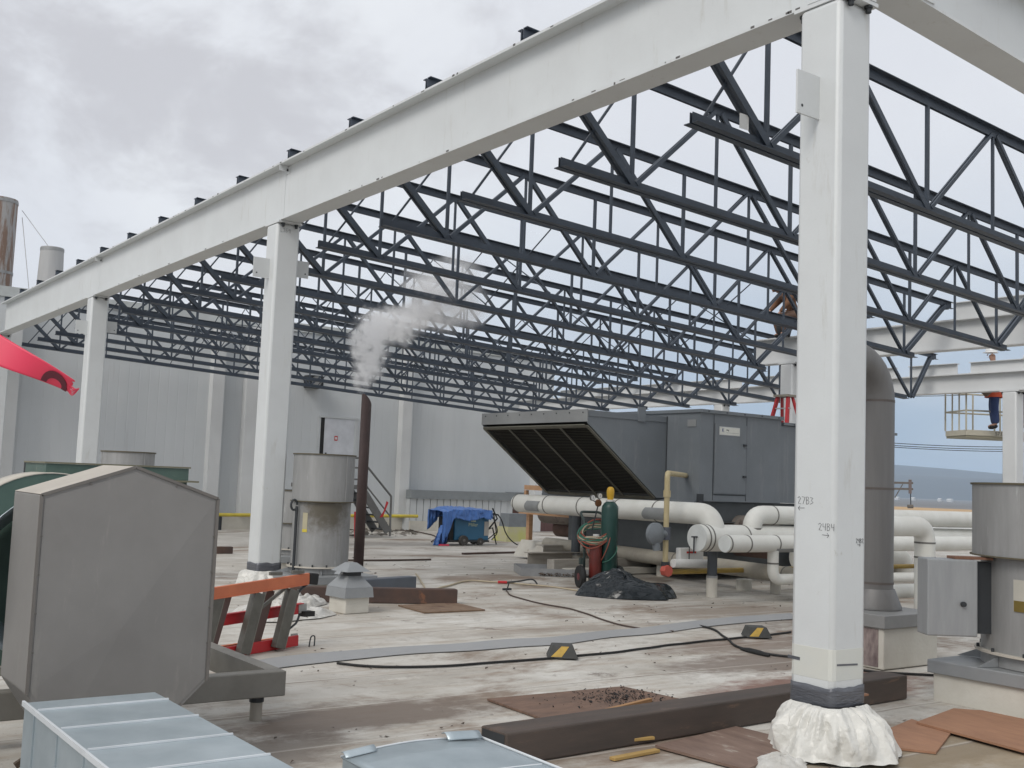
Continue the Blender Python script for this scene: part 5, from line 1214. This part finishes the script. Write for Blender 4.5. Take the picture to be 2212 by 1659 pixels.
MB().bar(L2(-1.9, .352, .14), L2(.10, .397, .14), .05, .008, nrm_).build('rail_flange', RED, t)
MB().bar(L2(-1.9, .03, .08), L2(-.0, .06, .08), .03, .10, nrm_).build('rail', RED, t, bevel=.004)
MB().bar(L2(.061, .345, .16), L2(.17, .35, .16), .035, .085, nrm_).build('boot', mat('boot alu', (.40, .40, .38), .5, .3), t)
MB().bar(L2(.10, .295, .14), L2(.24, .29, .14), .09, .05, nrm_).build('foot', BLACK, t)
MB().bar(L2(.001, .06, .16), L2(.07, .06, .16), .03, .10, nrm_).build('boot', mat('boot alu', (.40, .40, .38), .5, .3), t)
for s in (-1.05, -.58, -.10):
    c = L2(s, .325, .142)
    o = MB().tube([c, c+nrm_*-.006], .028, 14).build('rung_ring', mat('ring alu', (.42, .42, .40), .4, .4), t); c2x = c+nrm_*-.0065
    MB().tube([c2x, c2x+nrm_*-.003], .018, 12).build('rung_end', BLACK, t)
    MB().tube([L2(s, .30, .17), L2(s-.06, .08, .17)], .024, 10).build('rung', ALU, t)
MB().tube(curve_path([L2(.08, .0, .0), L2(.10, .09, .0), L2(.15, .09, .0), L2(.15, .0, .0)]), .007, 5).build('rope_loop', DARK, t)
MB().tube(curve_path([L2(-.22, .19, .0), L2(-.16, .22, .0), L2(-.11, .25, 0), L2(-.08, .31, .0)]), .011, 5).build('cable', DARK, t)
# red stepladder standing on the unit roof
p = PY(1695, 900, 14.3); zb_ = 2.83
t = thing('stepladder', 'red stepladder with tan top standing on the air unit left of the tall column', 'stepladder', (p.x, 14.3, zb_))
for s in (-1, 1):
    MB().bar((-.20, s*.22, 0), (-.06, s*.13, .62), .05, .07, (0, 1, 0)).build('leg', RED, t)
    MB().bar((.22, s*.24, 0), (.07, s*.13, .62), .04, .05, (0, 1, 0)).build('leg', RED, t)
MB().box((-.14, -.18, .621), (.16, .18, .665)).build('top_cap', mat('ladder cap', (.30, .27, .22), .6), t)
for z in (.14, .38): MB().box((-.21+z*.22, -.19, z), (-.12+z*.22, .19, z+.02)).build('tread', mat('light tread', (.5, .5, .48), .5), t)
# ================================================================== WELDING MACHINE UNDER A TARP
a, b_ = G(985, 1178), G(1052, 1179)
c = (a+b_)/2; yw = c.y; sc_ = 2354/ (V((c.x, c.y, 1))-C0).dot(fw); 
def wp(u, v, dy=0): return PY(u, v, yw+dy)
t = thing('engine_welder', 'blue engine driven welding machine on wheels under a blue tarp', 'welder', (c.x, yw, deck(yw)))
OW = V((c.x, yw, deck(yw)))
x0, x1 = wp(972, 1140).x, wp(1056, 1140).x; zl, zh_ = wp(1010, 1167).z, wp(1010, 1122).z
MB().box(V((x0+.15, yw, zl))-OW, V((x1, yw+.62, zh_+.1))-OW).build('body', WBLUE, t, bevel=.02)
MB().box(V((x0, yw-.01, zl-.05))-OW, V((x1+.02, yw+.64, zl-.001))-OW).build('frame', DARK, t)
MB().box(V((x0, yw+.04, zl))-OW, V((x0+.14, yw+.55, zh_+.05))-OW).build('end_panel', BLACK, t)
MB().box(V((x1-.15, yw-.012, zl+.12))-OW, V((x1-.01, yw-.002, zh_-.05))-OW).build('label_plate', mat('plate tan', (.38, .36, .33), .6), t)
q = wp(1022, 1132)
text('lettering', 'Miller', .13, mat('pale lettering', (.50, .56, .40), .5), t, (q.x, yw-.008, q.z-.02), (1, 0, 0), (0, 0, 1))
MB().box((q.x-.07-OW.x, -.008, q.z+.06-OW.z), (q.x+.08-OW.x, -.002, q.z+.12-OW.z)).build('emblem', mat('pale lettering', (.50, .56, .40), .5), t)
for u, r_, dy in ((998, .135, -.06), (978, .15, .45), (1037, .10, .02), (1046, .10, .5)):
    q = wp(u, 1170).x-OW.x; w_ = thing('wheel', None, None); w_.parent = t
    MB().lathe([(r_*.6, -.045), (r_*.95, -.05), (r_, 0), (r_*.95, .05), (r_*.6, .045)], (q, dy, r_), 24, 'y').build('tyre', mat('dusty tyre', (.06, .055, .05), .9), w_, smooth=True)
    MB().lathe([(r_*.15, -.052), (r_*.6, -.03), (r_*.6, .03)], (q, dy, r_), 20, 'y').build('rim', mat('dusty rim', (.16, .15, .14), .7), w_, smooth=True)
# tarp: draped sheet, sides pulled down
mb = MB(); xa, xb = wp(953, 1120).x, wp(1060, 1120).x; ztop = wp(1000, 1099).z+.03
def tarp(u, v):
    x = xa+(xb-xa)*u; s = v*2-1; hw_ = .40
    fold = .035*noise.noise(V((u*7, v*3, 1)))+.025*noise.noise(V((u*26, v*8, 4)))+.012*noise.noise(V((u*60, v*20, 2)))
    zz = ztop-.08*abs(s)**3-.05*(u-.2)**2-.10*max(0, u-.8)*5*.4-.12*max(0, .12-u)*6
    y = s*hw_
    if abs(s) > .45:
        k = (abs(s)-.45)/.55; drop = (.27+.06*noise.noise(V((u*4, 0, 3)))) + (.62 if u < .20 else 0)*max(0, (.20-u)/.20)**.6*(1 if s < 0 else .5) - .04*math.sin(u*9)
        zz = ztop-.03-drop*k; y = math.copysign(.34+.04*k, s)
    return V((x, yw+.28+y+fold*(1.2 if abs(s) > .4 else .3), max(zz+fold, deck(yw)+.01)))
mb.grid(tarp, 90, 40); o = mb.build('blue_tarp', TARPB, smooth=True, solid=.004)
for p_ in o.data.polygons: p_.use_smooth = True
tag(o, 'wrinkled blue tarp draped over the welding machine', 'tarp')
mb = MB(); q0, q1 = wp(935, 1178), wp(968, 1178); zt1 = wp(955, 1135).z
def tarp2(u, v):
    x = q0.x+(q1.x-q0.x)*u+.22*(1-u)*v*1.0; z = deck(yw)+.01+(zt1-deck(yw))*v; f_ = .05*math.sin(u*16+v*2)+.03*noise.noise(V((u*14, v*7, 0)))
    return V((x, yw-.02+.16*u*(1-v)+f_, z))
mb.grid(tarp2, 34, 26); o2 = mb.build('tarp_tail', TARPB, smooth=True, solid=.004); o2.parent = o
MB().box((wp(946, 1177).x, yw-.10, deck(yw)+.005), (wp(966, 1177).x, yw+.02, deck(yw)+.04)).build('red_hem', PINK, o)
# cable stand beside the welder
t = thing('cable_stand', 'black cable stand with hanging leads right of the welder', 'cable stand', OW)
def ws(u, v, dy=.1): return wp(u, v, dy)-OW
MB().tube([ws(1044, 1157), ws(1074, 1120), ws(1064, 1098)], .022, 7).build('post', BLACK, t)
MB().tube([ws(1055, 1110), ws(1076, 1112)], .022, 7).build('arm', BLACK, t)
MB().tube([ws(1050, 1145), ws(1064, 1140), ws(1072, 1176)], .018, 7).build('leg', BLACK, t)
MB().tube([ws(1045, 1172), ws(1072, 1150), ws(1066, 1108)], .016, 7).build('leg', BLACK, t)
MB().tube(curve_path([ws(1076, 1112), ws(1084, 1125), ws(1092, 1150), ws(1105, 1168), ws(1125, 1180), ws(1150, 1184)]), .016, 6).build('lead', BLACK, t, smooth=True)
MB().tube(curve_path([ws(1062, 1112), ws(1070, 1130), ws(1074, 1150), ws(1062, 1166)]), .014, 6).build('lead', BLACK, t, smooth=True)
# yellow covered bin with a grey vent by the shed
q = G(1118, 1170)
t = thing('roof_vent', 'squat grey vent with a yellow green painted skirt by the shed wall', 'roof vent', (q.x, q.y+.3, deck(q.y)))
MB().hexa([(-.45, -.35, 0), (.45, -.35, 0), (.45, .35, 0), (-.45, .35, 0), (-.33, -.25, .42), (.33, -.25, .42), (.33, .25, .42), (-.33, .25, .42)]).build('skirt', mat('yellow green skirt', (.42, .42, .12), .8, c2=(.40, .37, .28), scale=2), t)
MB().hexa([(-.30, -.24, .421), (.36, -.24, .421), (.36, .24, .421), (-.30, .24, .421), (-.26, -.22, .80), (.34, -.22, .80), (.34, .22, .80), (-.26, .22, .80)]).build('vent', MR, t)
# ================================================================== PEOPLE
def skin_mesh(name, pts, edges, rad, m, parent, sub=2):
    me = bpy.data.meshes.new(name); me.from_pydata([tuple(p) for p in pts], edges, []); me.update()
    o = bpy.data.objects.new(name, me); COL.objects.link(o); me.materials.append(m); o.parent = parent
    md = o.modifiers.new('skin', 'SKIN'); md.use_smooth_shade = True
    for i, r_ in enumerate(rad):
        sv = me.skin_vertices[0].data[i]; sv.radius = r_ if isinstance(r_, tuple) else (r_, r_); sv.use_root = (i == 0)
    s_ = o.modifiers.new('sub', 'SUBSURF'); s_.levels = sub; s_.render_levels = sub
    return o
def person(label, loc, rz, J, jacket, trousers, hat=None, hair=None, boots=BLACK, group='workers on the steel'):
    """J: joint positions in metres, local; facing +y"""
    t = thing('person', label, 'person', loc, group, rz)
    o_ = ['pelvis', 'waist', 'chest', 'neck', 'head0', 'head1', 'sL', 'eL', 'wL', 'hL', 'sR', 'eR', 'wR', 'hR', 'pL', 'kL', 'aL', 'tL', 'pR', 'kR', 'aR', 'tR']
    P = [V(J[k]) for k in o_]; ix = {k: i for i, k in enumerate(o_)}
    E = [(0, 1), (1, 2), (2, 3), (3, 4), (4, 5), (2, 6), (6, 7), (7, 8), (8, 9), (2, 10), (10, 11), (11, 12), (12, 13), (0, 14), (14, 15), (15, 16), (16, 17), (0, 18), (18, 19), (19, 20), (20, 21)]
    rd = [.11, .10, .12, .048, .075, .085, .055, .04, .028, .03, .055, .04, .028, .03, .08, .055, .038, .035, .08, .055, .038, .035]
    for s in ('L', 'R'):      # five fingers from each palm
        h_ = P[ix['h'+s]]; w_ = P[ix['w'+s]]; d_ = (h_-w_).normalized(); sd = d_.cross(V((0, 0, 1)) if abs(d_.z) < .9 else V((0, 1, 0))).normalized(); fl_ = d_.cross(sd)
        for k, (of, ln) in enumerate(((-.030, .062), (-.011, .075), (.009, .072), (.027, .058), (-.045, .045))):
            a_ = len(P); P += [h_+sd*of+d_*.012*(k < 4), h_+sd*of*1.1+d_*ln*.6+fl_*.01, h_+sd*of*1.1+d_*ln*.95+fl_*.03]
            E += [(ix['h'+s], a_), (a_, a_+1), (a_+1, a_+2)]; rd += [.011, .0095, .008]
    body = skin_mesh('body', P, E, rd, SKIN, t)
    jk = ['waist', 'chest', 'neck', 'sL', 'eL', 'wL', 'sR', 'eR', 'wR', 'pelvis']
    JP = [V(J[k]) for k in jk]; JP[2] = JP[1].lerp(JP[2], .7)
    skin_mesh('jacket', JP, [(0, 1), (1, 2), (1, 3), (3, 4), (4, 5), (1, 6), (6, 7), (7, 8), (0, 9)], [.135, .155, .08, .082, .062, .048, .082, .062, .048, .145], jacket, t)
    tk = ['pelvis', 'pL', 'kL', 'aL', 'pR', 'kR', 'aR']
    skin_mesh('trousers', [V(J[k]) for k in tk], [(0, 1), (1, 2), (2, 3), (0, 4), (4, 5), (5, 6)], [.145, .125, .10, .085, .125, .10, .085], trousers, t)
    for s in ('L', 'R'): skin_mesh('boot', [V(J['a'+s]), V(J['a'+s])+V((0, 0, -.06)), V(J['t'+s])], [(0, 1), (1, 2)], [.055, .052, .045], boots, t)
    hc = V(J['head1'])
    if hat:
        MB().lathe([(.152, .0), (.14, .012), (.128, .02), (.124, .07), (.10, .115), (.055, .14), (.0, .148)], hc+V((0, .01, .02)), 28).build('hard_hat', hat, t, smooth=True)
        MB().box(hc+V((-.05, .10, .02)), hc+V((.05, .19, .032))).build('hat_brim', hat, t, bevel=.01)
    elif hair: MB().lathe([(.0, -.06), (.095, -.05), (.105, .02), (.08, .08), (.03, .105), (.0, .108)], hc, 20).build('hood', hair, t, smooth=True)
    # face
    f = hc+V((0, .082, -.02)); f0 = MB().hexa([f+V(p_) for p_ in ((-.012, 0, -.025), (.012, 0, -.025), (.012, .028, -.02), (-.012, .028, -.02), (-.006, -.005, .02), (.006, -.005, .02), (.006, .006, .02), (-.006, .006, .02))]).build('nose', SKIN, t)
    for s in (-1, 1):
        MB().lathe([(.0, -.008), (.010, 0), (.0, .008)], f+V((s*.033, -.002, .012)), 10, 'y').build('eye', DARK, t)
        MB().lathe([(.012, -.012), (.026, 0), (.012, .012)], hc+V((s*.088, -.005, -.03)), 10, 'x').build('ear', SKIN, t)
    MB().box(f+V((-.025, -.008, -.062)), f+V((.025, .004, -.054))).build('mouth', mat('lips', (.28, .12, .10), .6), t)
    return t
stand = dict(pelvis=(0, 0, .97), waist=(0, .01, 1.10), chest=(0, .02, 1.36), neck=(0, .04, 1.52), head0=(0, .06, 1.60), head1=(0, .07, 1.70),
             sL=(-.19, .02, 1.43), eL=(-.27, .10, 1.16), wL=(-.24, .30, 1.02), hL=(-.23, .37, 1.0), sR=(.19, .02, 1.43), eR=(.26, .02, 1.14), wR=(.24, .22, 1.0), hR=(.23, .29, .99),
             pL=(-.09, 0, .92), kL=(-.11, .03, .50), aL=(-.12, -.01, .09), tL=(-.13, .14, .04), pR=(.09, 0, .92), kR=(.12, .05, .50), aR=(.13, .0, .09), tR=(.14, .15, .04))
DN = 27.0
def DP(u, v, dpt): return C0+ray(u, v)*dpt
fl_ = DP(2150, 926, DN)
JEAN = mat('blue jeans', (.035, .06, .16), .8); VEST = mat('dark work jacket', (.05, .045, .06), .8)
t = person('person in a white hard hat and blue jeans standing in the lift basket', fl_, -.63+1.2, stand, VEST, JEAN, hat=mat('hat white', (.75, .75, .74), .3))
MB().lathe([(.215, -.50), (.215, -.1), (.19, .10)], (0, .01, 1.20), 20, close=False).build('orange_vest', mat('orange vest', (.75, .12, .05), .7), t, smooth=True)
t.scale = (1.1, 1.1, 1.1)
MB().lathe([(.03, -.32), (.12, -.22), (.14, .0), (.10, .08)], (-.30, .20, 1.02), 16).build('tool_bag', mat('tan leather', (.17, .12, .09), .8), t, smooth=True)
q = DP(2226, 924, DN)
person('person in dark clothing at the very right edge of the lift basket', q, 1.6, stand, VEST, DARK, hat=mat('hat white', (.75, .75, .74), .3))
# lift basket
rzB = -YAW+.12
o3 = DP(2087, 940, DN); 
t = thing('lift_basket', 'cream boom lift basket with tube rails at the right edge', 'lift basket', o3, rz=rzB)
CRB = mat('lift cream', (.50, .47, .38), .5, c2=(.42, .39, .31), scale=4)
BWd, BD, BH = 2.6, 1.0, 1.12
MB().box((0, 0, 0), (BWd, BD, .14)).build('floor', CRB, t, bevel=.01)
MB().box((.02, .02, -.05), (BWd-.02, BD-.02, -.002)).build('underside', mat('lift under', (.30, .28, .2), .6), t)
for z in (.62, BH):
    MB().tube([(0, 0, z), (BWd, 0, z), (BWd, BD, z), (0, BD, z), (0, 0, z)], .022, 8).build('rail', CRB, t, smooth=True)
for x in (0, .75, 1.5, BWd):
    for y in (0, BD): MB().tube([(x, y, .141), (x, y, BH)], .022, 8).build('post', CRB, t, smooth=True)
for y in (.33, .66): MB().tube([(0, y, .141), (0, y, BH)], .02, 8).build('post', CRB, t, smooth=True)
text('lettering', 'S7.00A', .13, INK, t, t.matrix_basis @ V((.95, -.003, .065)) , Matrix.Rotation(rzB, 3, 'Z')@V((1, 0, 0)), (0, 0, 1)).matrix_local = Matrix.Translation((.95, -.003, .065)) @ Matrix.Rotation(math.pi/2, 4, 'X')
MB().bar((2.3, .8, -.1), (7.5, 3.5, -4.2), .25, .25).build('boom', CRB, t)
# worker on the far girder in a brown coat, stooping, half hidden by the nearest column
COAT = mat('brown duck coat', (.16, .075, .035), .85, c2=(.11, .05, .025), scale=6)
sit = dict(pelvis=(0, 0, .52), waist=(0, .06, .66), chest=(0, .20, .88), neck=(0, .32, 1.0), head0=(0, .40, 1.04), head1=(0, .48, 1.07),
           sL=(-.20, .20, .93), eL=(-.28, .36, .70), wL=(-.22, .50, .50), hL=(-.2, .55, .44), sR=(.20, .20, .93), eR=(.27, .38, .72), wR=(.16, .55, .58), hR=(.14, .60, .52),
           pL=(-.10, .02, .50), kL=(-.16, .40, .42), aL=(-.15, .30, .05), tL=(-.15, .44, .03), pR=(.10, .02, .50), kR=(.18, .40, .44), aR=(.16, .28, .05), tR=(.17, .42, .03))
wp_ = PX(1716, 742, 19.75)
person('person in a brown coat crouching on the far girder, half hidden by the nearest column', (19.75, wp_.y, 5.10), 1.2, sit, COAT, mat('brown trousers', (.13, .075, .05), .85), hair=COAT)
q = PX(1697, 712, 19.6)
t = thing('tool_bag', 'black bucket bag hanging beside the crouching worker', 'bag', (19.55, q.y, q.z-.16))
MB().lathe([(.13, -.02), (.17, .16), (.19, .34), (.17, .34)], (0, 0, 0), 18, close=False).build('bag', DARK, t, smooth=True, solid=.006)
MB().tube([(0, .18, .34), (0, .1, .50), (0, -.1, .50), (0, -.18, .34)], .008, 5).build('strap', DARK, t)
# ================================================================== POLE AND WIRES
WD = mat('pole wood', (.16, .14, .12), .9, c2=(.11, .095, .08), scale=3)
dp = 62
def pp(u, v): return DP(u, v, dp)
pc = pp(1925, 1060)
t = thing('utility_pole', 'wooden utility pole with two crossarms beyond the roof, right of the tall duct', 'utility pole', (pc.x, pc.y, -10))
o4 = V((pc.x, pc.y, -10))
MB().tube([(0, 0, 0), (0, 0, pp(1925, 1035).z+10)], .13, 10).build('mast', WD, t)
for v in (1043.5, 1056.5): MB().bar(pp(1895, v-1.5)-o4, pp(1972, v)-o4, .10, .12).build('crossarm', WD, t)
MB().tube([pp(1933, 1075)-o4, pp(1950, 1046)-o4], .03, 6).build('brace', WD, t)
MB().tube([pp(1966, 1036)-o4, pp(1966, 1066)-o4], .09, 8).build('insulator', mat('insulator', (.18, .14, .13), .4), t)
MB().tube([pp(1967, 1066)-o4, pp(1967.5, 1094)-o4], .03, 6).build('drop_wire', DARK, t)
MB().tube([pp(1961, 1094)-o4, pp(1972, 1094)-o4], .12, 6).build('crossarm', WD, t)
MB().box(pp(1926, 1100)-o4, pp(1934, 1077)-o4+V((0, .4, 0))).build('transformer_box', mat('box green', (.045, .06, .055), .6), t)
def wire(name, label, a, b_, r_, sag=.2):
    P = [a.lerp(b_, i/12)-V((0, 0, sag*4*(i/12)*(1-i/12))) for i in range(13)]
    return tag(MB().tube(P, r_, 5).build(name, DARK, smooth=True), label, 'power line', 'overhead power lines')
wire('power_line', 'thin wire just under the low far girder, upper of the four lines', DP(1900, 856, 60), DP(2240, 844, 60), .018, .1)
wire('power_line', 'dark line at lift basket floor height, upper of the three close lines', DP(1900, 955, 60), DP(2240, 965, 60), .02, .1)
wire('power_line', 'middle of the three close dark lines under the lift basket', DP(1900, 960, 60), DP(2240, 970, 60), .02, .1)
wire('power_line', 'lowest of the three close dark lines under the lift basket', DP(1900, 963.5, 60), DP(2240, 975, 60), .02, .1)
# ================================================================== PINK TAPE NEAR THE CAMERA
tp = 2.0
mb = MB(); n = 40; vs = []
def rb(u, v):
    # u along, v across; a fluttering strip about 7.5 cm wide
    x0, y0 = -170+u*331, 613+u*209
    wd_ = min(80, 66-(u-.515)*84)
    a_, b2 = DP(x0, y0, tp+.01*math.sin(u*5)), DP(x0-6-u*6, y0+wd_, tp+.012*math.sin(u*7+1))
    p_ = a_.lerp(b2, v)
    if u > .97: p_ += (DP(x0+8, y0+3, tp)-DP(x0, y0, tp))*noise.noise(V((v*9, 0, 0)))
    return p_+V((0, 0, .0015*math.sin(u*9)))
mb.grid(rb, 70, 12)
o = mb.build('barrier_tape', PINK, smooth=True)
tag(o, 'bright pink barrier tape fluttering into the left edge of the photo', 'barrier tape')
o.modifiers.new('s', 'SOLIDIFY').thickness = .0006
nr = (DP(60, 770, tp)-DP(60, 770, tp+.01)).normalized()*.0025
mb = MB()
def LT(u, v): return rb(u, v)+nr
# torn D, upper half of the bowl, printed across the strip
seg = []
for i in range(15):
    a_ = math.pi*(1.0-i/14*1.05); seg.append((.895+.085*math.cos(a_), .97-.78*math.sin(a_), .897+.050*math.cos(a_), .97-.38*math.sin(a_)))
vs = []
for (u1, v1, u2, v2) in seg: vs += [LT(u1, v1), LT(u2, v2)]
mb.add(vs, [(2*i, 2*i+2, 2*i+3, 2*i+1) for i in range(len(seg)-1)])
mb.build('lettering', mat('tape ink', (.12, .015, .03), .6), o, solid=.0004)
mb = MB()
for k in range(5):
    a_ = LT(.985+.005*k/5, .55+.1*k); mb.tube(curve_path([a_, a_+(DP(10, 6+k, 2)-DP(0, 0, 2))*.9, a_+(DP(14+3*k, 10-4*k, 2)-DP(0, 0, 2))*.9]), .0012, 4)
mb.build('frayed_end', PINK, o)
# ================================================================== STEAM
sd0 = (V((8.75, 14.9, 3))-C0).dot(fw)
blobs = [(779, 845, 9), (784, 820, 19), (796, 795, 27), (800, 765, 33), (798, 735, 36), (812, 708, 36), (845, 700, 36), (872, 722, 26), (885, 690, 34), (915, 672, 44), (945, 640, 52), (905, 615, 40), (985, 605, 62), (1010, 665, 50), (960, 690, 34)]
den = [6, 13, 15, 15, 14, 13, 12, 7, 8, 8, 8, 4, 3.2, 4, 5]
pm = 2354/sd0
B3 = [(DP(u, v, sd0+(.012*(u-776))), r_/pm*1.42) for u, v, r_ in blobs]
lo = V([min(p_[i]-r_ for p_, r_ in B3)-.1 for i in range(3)]); hi = V([max(p_[i]+r_ for p_, r_ in B3)+.1 for i in range(3)])
o = MB().box(lo, hi).build('steam_plume', GALV)
m = bpy.data.materials.new('steam'); m.use_nodes = True; nt = m.node_tree; N = nt.nodes; L = nt.links
N.remove(N['Principled BSDF']); pv = N.new('ShaderNodeVolumePrincipled'); L.new(pv.outputs[0], N['Material Output'].inputs['Volume'])
pv.inputs['Color'].default_value = (.985, .985, .99, 1); pv.inputs['Anisotropy'].default_value = .0
tc = N.new('ShaderNodeTexCoord')
nz = N.new('ShaderNodeTexNoise'); nz.inputs['Scale'].default_value = 5.5; nz.inputs['Detail'].default_value = 5; nz.inputs['Roughness'].default_value = .6; L.new(tc.outputs['Object'], nz.inputs['Vector'])
# warp the lookup a little so the puffs have ragged edges
vsb = N.new('ShaderNodeVectorMath'); vsb.operation = 'SUBTRACT'; L.new(nz.outputs['Color'], vsb.inputs[0]); vsb.inputs[1].default_value = (.5, .5, .5)
vsc = N.new('ShaderNodeVectorMath'); vsc.operation = 'SCALE'; L.new(vsb.outputs[0], vsc.inputs[0]); vsc.inputs['Scale'].default_value = .5
vad = N.new('ShaderNodeVectorMath'); vad.operation = 'ADD'; L.new(tc.outputs['Object'], vad.inputs[0]); L.new(vsc.outputs[0], vad.inputs[1])
acc = None
for (p_, r_), dn_ in zip(B3, den):
    ds = N.new('ShaderNodeVectorMath'); ds.operation = 'DISTANCE'; L.new(vad.outputs[0], ds.inputs[0]); ds.inputs[1].default_value = p_
    mr = N.new('ShaderNodeMapRange'); mr.interpolation_type = 'SMOOTHSTEP'; mr.inputs[1].default_value = r_; mr.inputs[2].default_value = r_*.25; mr.inputs[3].default_value = 0; mr.inputs[4].default_value = dn_; L.new(ds.outputs['Value'], mr.inputs[0])
    if acc is None: acc = mr.outputs[0]
    else:
        ad = N.new('ShaderNodeMath'); ad.operation = 'MAXIMUM'; L.new(acc, ad.inputs[0]); L.new(mr.outputs[0], ad.inputs[1]); acc = ad.outputs[0]
mr = N.new('ShaderNodeMapRange'); mr.inputs[1].default_value = .36; mr.inputs[2].default_value = .60; L.new(nz.outputs['Fac'], mr.inputs[0])
ml = N.new('ShaderNodeMath'); ml.operation = 'MULTIPLY'; L.new(acc, ml.inputs[0]); L.new(mr.outputs[0], ml.inputs[1])
L.new(ml.outputs[0], pv.inputs['Density'])
o.data.materials.clear(); o.data.materials.append(m)
tag(o, 'white steam drifting up from the thin brown pipe', 'steam', kind='stuff')
# ================================================================== AIR
hz_ = MB().box((-11500, -2900, -14), (13500, 13500, 330)).build('haze', GALV)
m = bpy.data.materials.new('haze'); m.use_nodes = True; nt = m.node_tree
nt.nodes.remove(nt.nodes['Principled BSDF']); pv = nt.nodes.new('ShaderNodeVolumePrincipled'); nt.links.new(pv.outputs[0], nt.nodes['Material Output'].inputs['Volume'])
pv.inputs['Color'].default_value = (.62, .78, .97, 1); pv.inputs['Density'].default_value = .00009
hz_.data.materials.clear(); hz_.data.materials.append(m)
tag(hz_, None, None, kind='stuff')
# ================================================================== LIGHT
w = bpy.data.worlds.new('World'); sc.world = w; w.use_nodes = True; nt = w.node_tree; N = nt.nodes; L = nt.links
bg = N['Background']; bg.inputs['Strength'].default_value = .1
sky = N.new('ShaderNodeTexSky'); sky.sky_type = 'NISHITA'; sky.sun_disc = False
SUN = V((-.80, -.30, .80)).normalized()
sky.sun_elevation = math.asin(SUN.z); sky.sun_rotation = math.atan2(SUN.x, SUN.y)
tc = N.new('ShaderNodeTexCoord'); dirv = tc.outputs['Generated']
def noisef(scale, det, rough, st=(1, 1, 1), off=(0, 0, 0), dist=0):
    mp = N.new('ShaderNodeMapping'); mp.inputs['Scale'].default_value = st; mp.inputs['Location'].default_value = off; L.new(dirv, mp.inputs[0])
    n = N.new('ShaderNodeTexNoise'); n.inputs['Scale'].default_value = scale; n.inputs['Detail'].default_value = det; n.inputs['Roughness'].default_value = rough; n.inputs['Distortion'].default_value = dist
    L.new(mp.outputs[0], n.inputs['Vector']); return n.outputs['Fac']
def rng(s, a, b_, c=0., d=1., sm=True):
    x = N.new('ShaderNodeMapRange'); x.inputs[1].default_value = a; x.inputs[2].default_value = b_; x.inputs[3].default_value = c; x.inputs[4].default_value = d
    if sm: x.interpolation_type = 'SMOOTHSTEP'
    L.new(s, x.inputs[0]); return x.outputs[0]
def op(o_, a, b_):
    x = N.new('ShaderNodeMath'); x.operation = o_
    for i, q_ in enumerate((a, b_)):
        if isinstance(q_, (int, float)): x.inputs[i].default_value = q_
        else: L.new(q_, x.inputs[i])
    return x.outputs[0]
def mixc(f, a, b_):
    x = N.new('ShaderNodeMix'); x.data_type = 'RGBA'; L.new(f, x.inputs[0]) if not isinstance(f, float) else setattr(x.inputs[0], 'default_value', f)
    for i, q_ in ((6, a), (7, b_)):
        if isinstance(q_, tuple): x.inputs[i].default_value = (*q_, 1)
        else: L.new(q_, x.inputs[i])
    return x.outputs[2]
sep = N.new('ShaderNodeSeparateXYZ'); L.new(dirv, sep.inputs[0])
def dotdir(v):
    x = N.new('ShaderNodeVectorMath'); x.operation = 'DOT_PRODUCT'; L.new(dirv, x.inputs[0]); x.inputs[1].default_value = v.normalized(); return x.outputs['Value']
cloud = mixc(rng(noisef(2.2, 6, .55), .35, .68), (7.9, 8.1, 8.6), (9.0, 9.2, 9.5))
# bluish, darker bank low on the right
lowr = op('MULTIPLY', rng(sep.outputs['Z'], .34, .02), rng(dotdir(V((math.sin(1.25), math.cos(1.25), .05))), .62, .97))
lowr = op('MULTIPLY', lowr, rng(noisef(3, 5, .5, (1, 1, 3)), .25, .55, .62, 1))
cloud = mixc(lowr, cloud, (3.7, 4.8, 6.2))
# grey smoke drifting across the upper left
sm1 = op('MAXIMUM', rng(dotdir(ray(230, 230)), .978, .997), rng(dotdir(ray(860, 90)), .985, .9985))
sm1 = op('MAXIMUM', sm1, op('MULTIPLY', rng(dotdir(ray(540, 110)), .982, .998), 1.0))
smk = op('MULTIPLY', sm1, rng(noisef(5.5, 8, .6, (1, 1, 1.5), (3, 1, 0), .3), .40, .62))
cloud = mixc(op('MULTIPLY', smk, .8), cloud, (6.0, 5.95, 6.25))
fin = mixc(.94, sky.outputs[0], cloud)
L.new(fin, bg.inputs['Color'])
ld = bpy.data.lights.new('sun', 'SUN'); ld.energy = 1.7; ld.angle = R(25); ld.color = (1, .96, .90)
lo_ = bpy.data.objects.new('sun', ld); COL.objects.link(lo_); lo_.rotation_euler = (-SUN).to_track_quat('-Z', 'Y').to_euler()
sc.view_settings.view_transform = 'Standard'; sc.view_settings.look = 'None'; sc.view_settings.exposure = 0; sc.view_settings.gamma = 1
sc.cycles.volume_step_rate = 1.0; sc.cycles.volume_max_steps = 128; sc.cycles.volume_bounces = 7; sc.cycles.max_bounces = 10
bpy.context.view_layer.update()
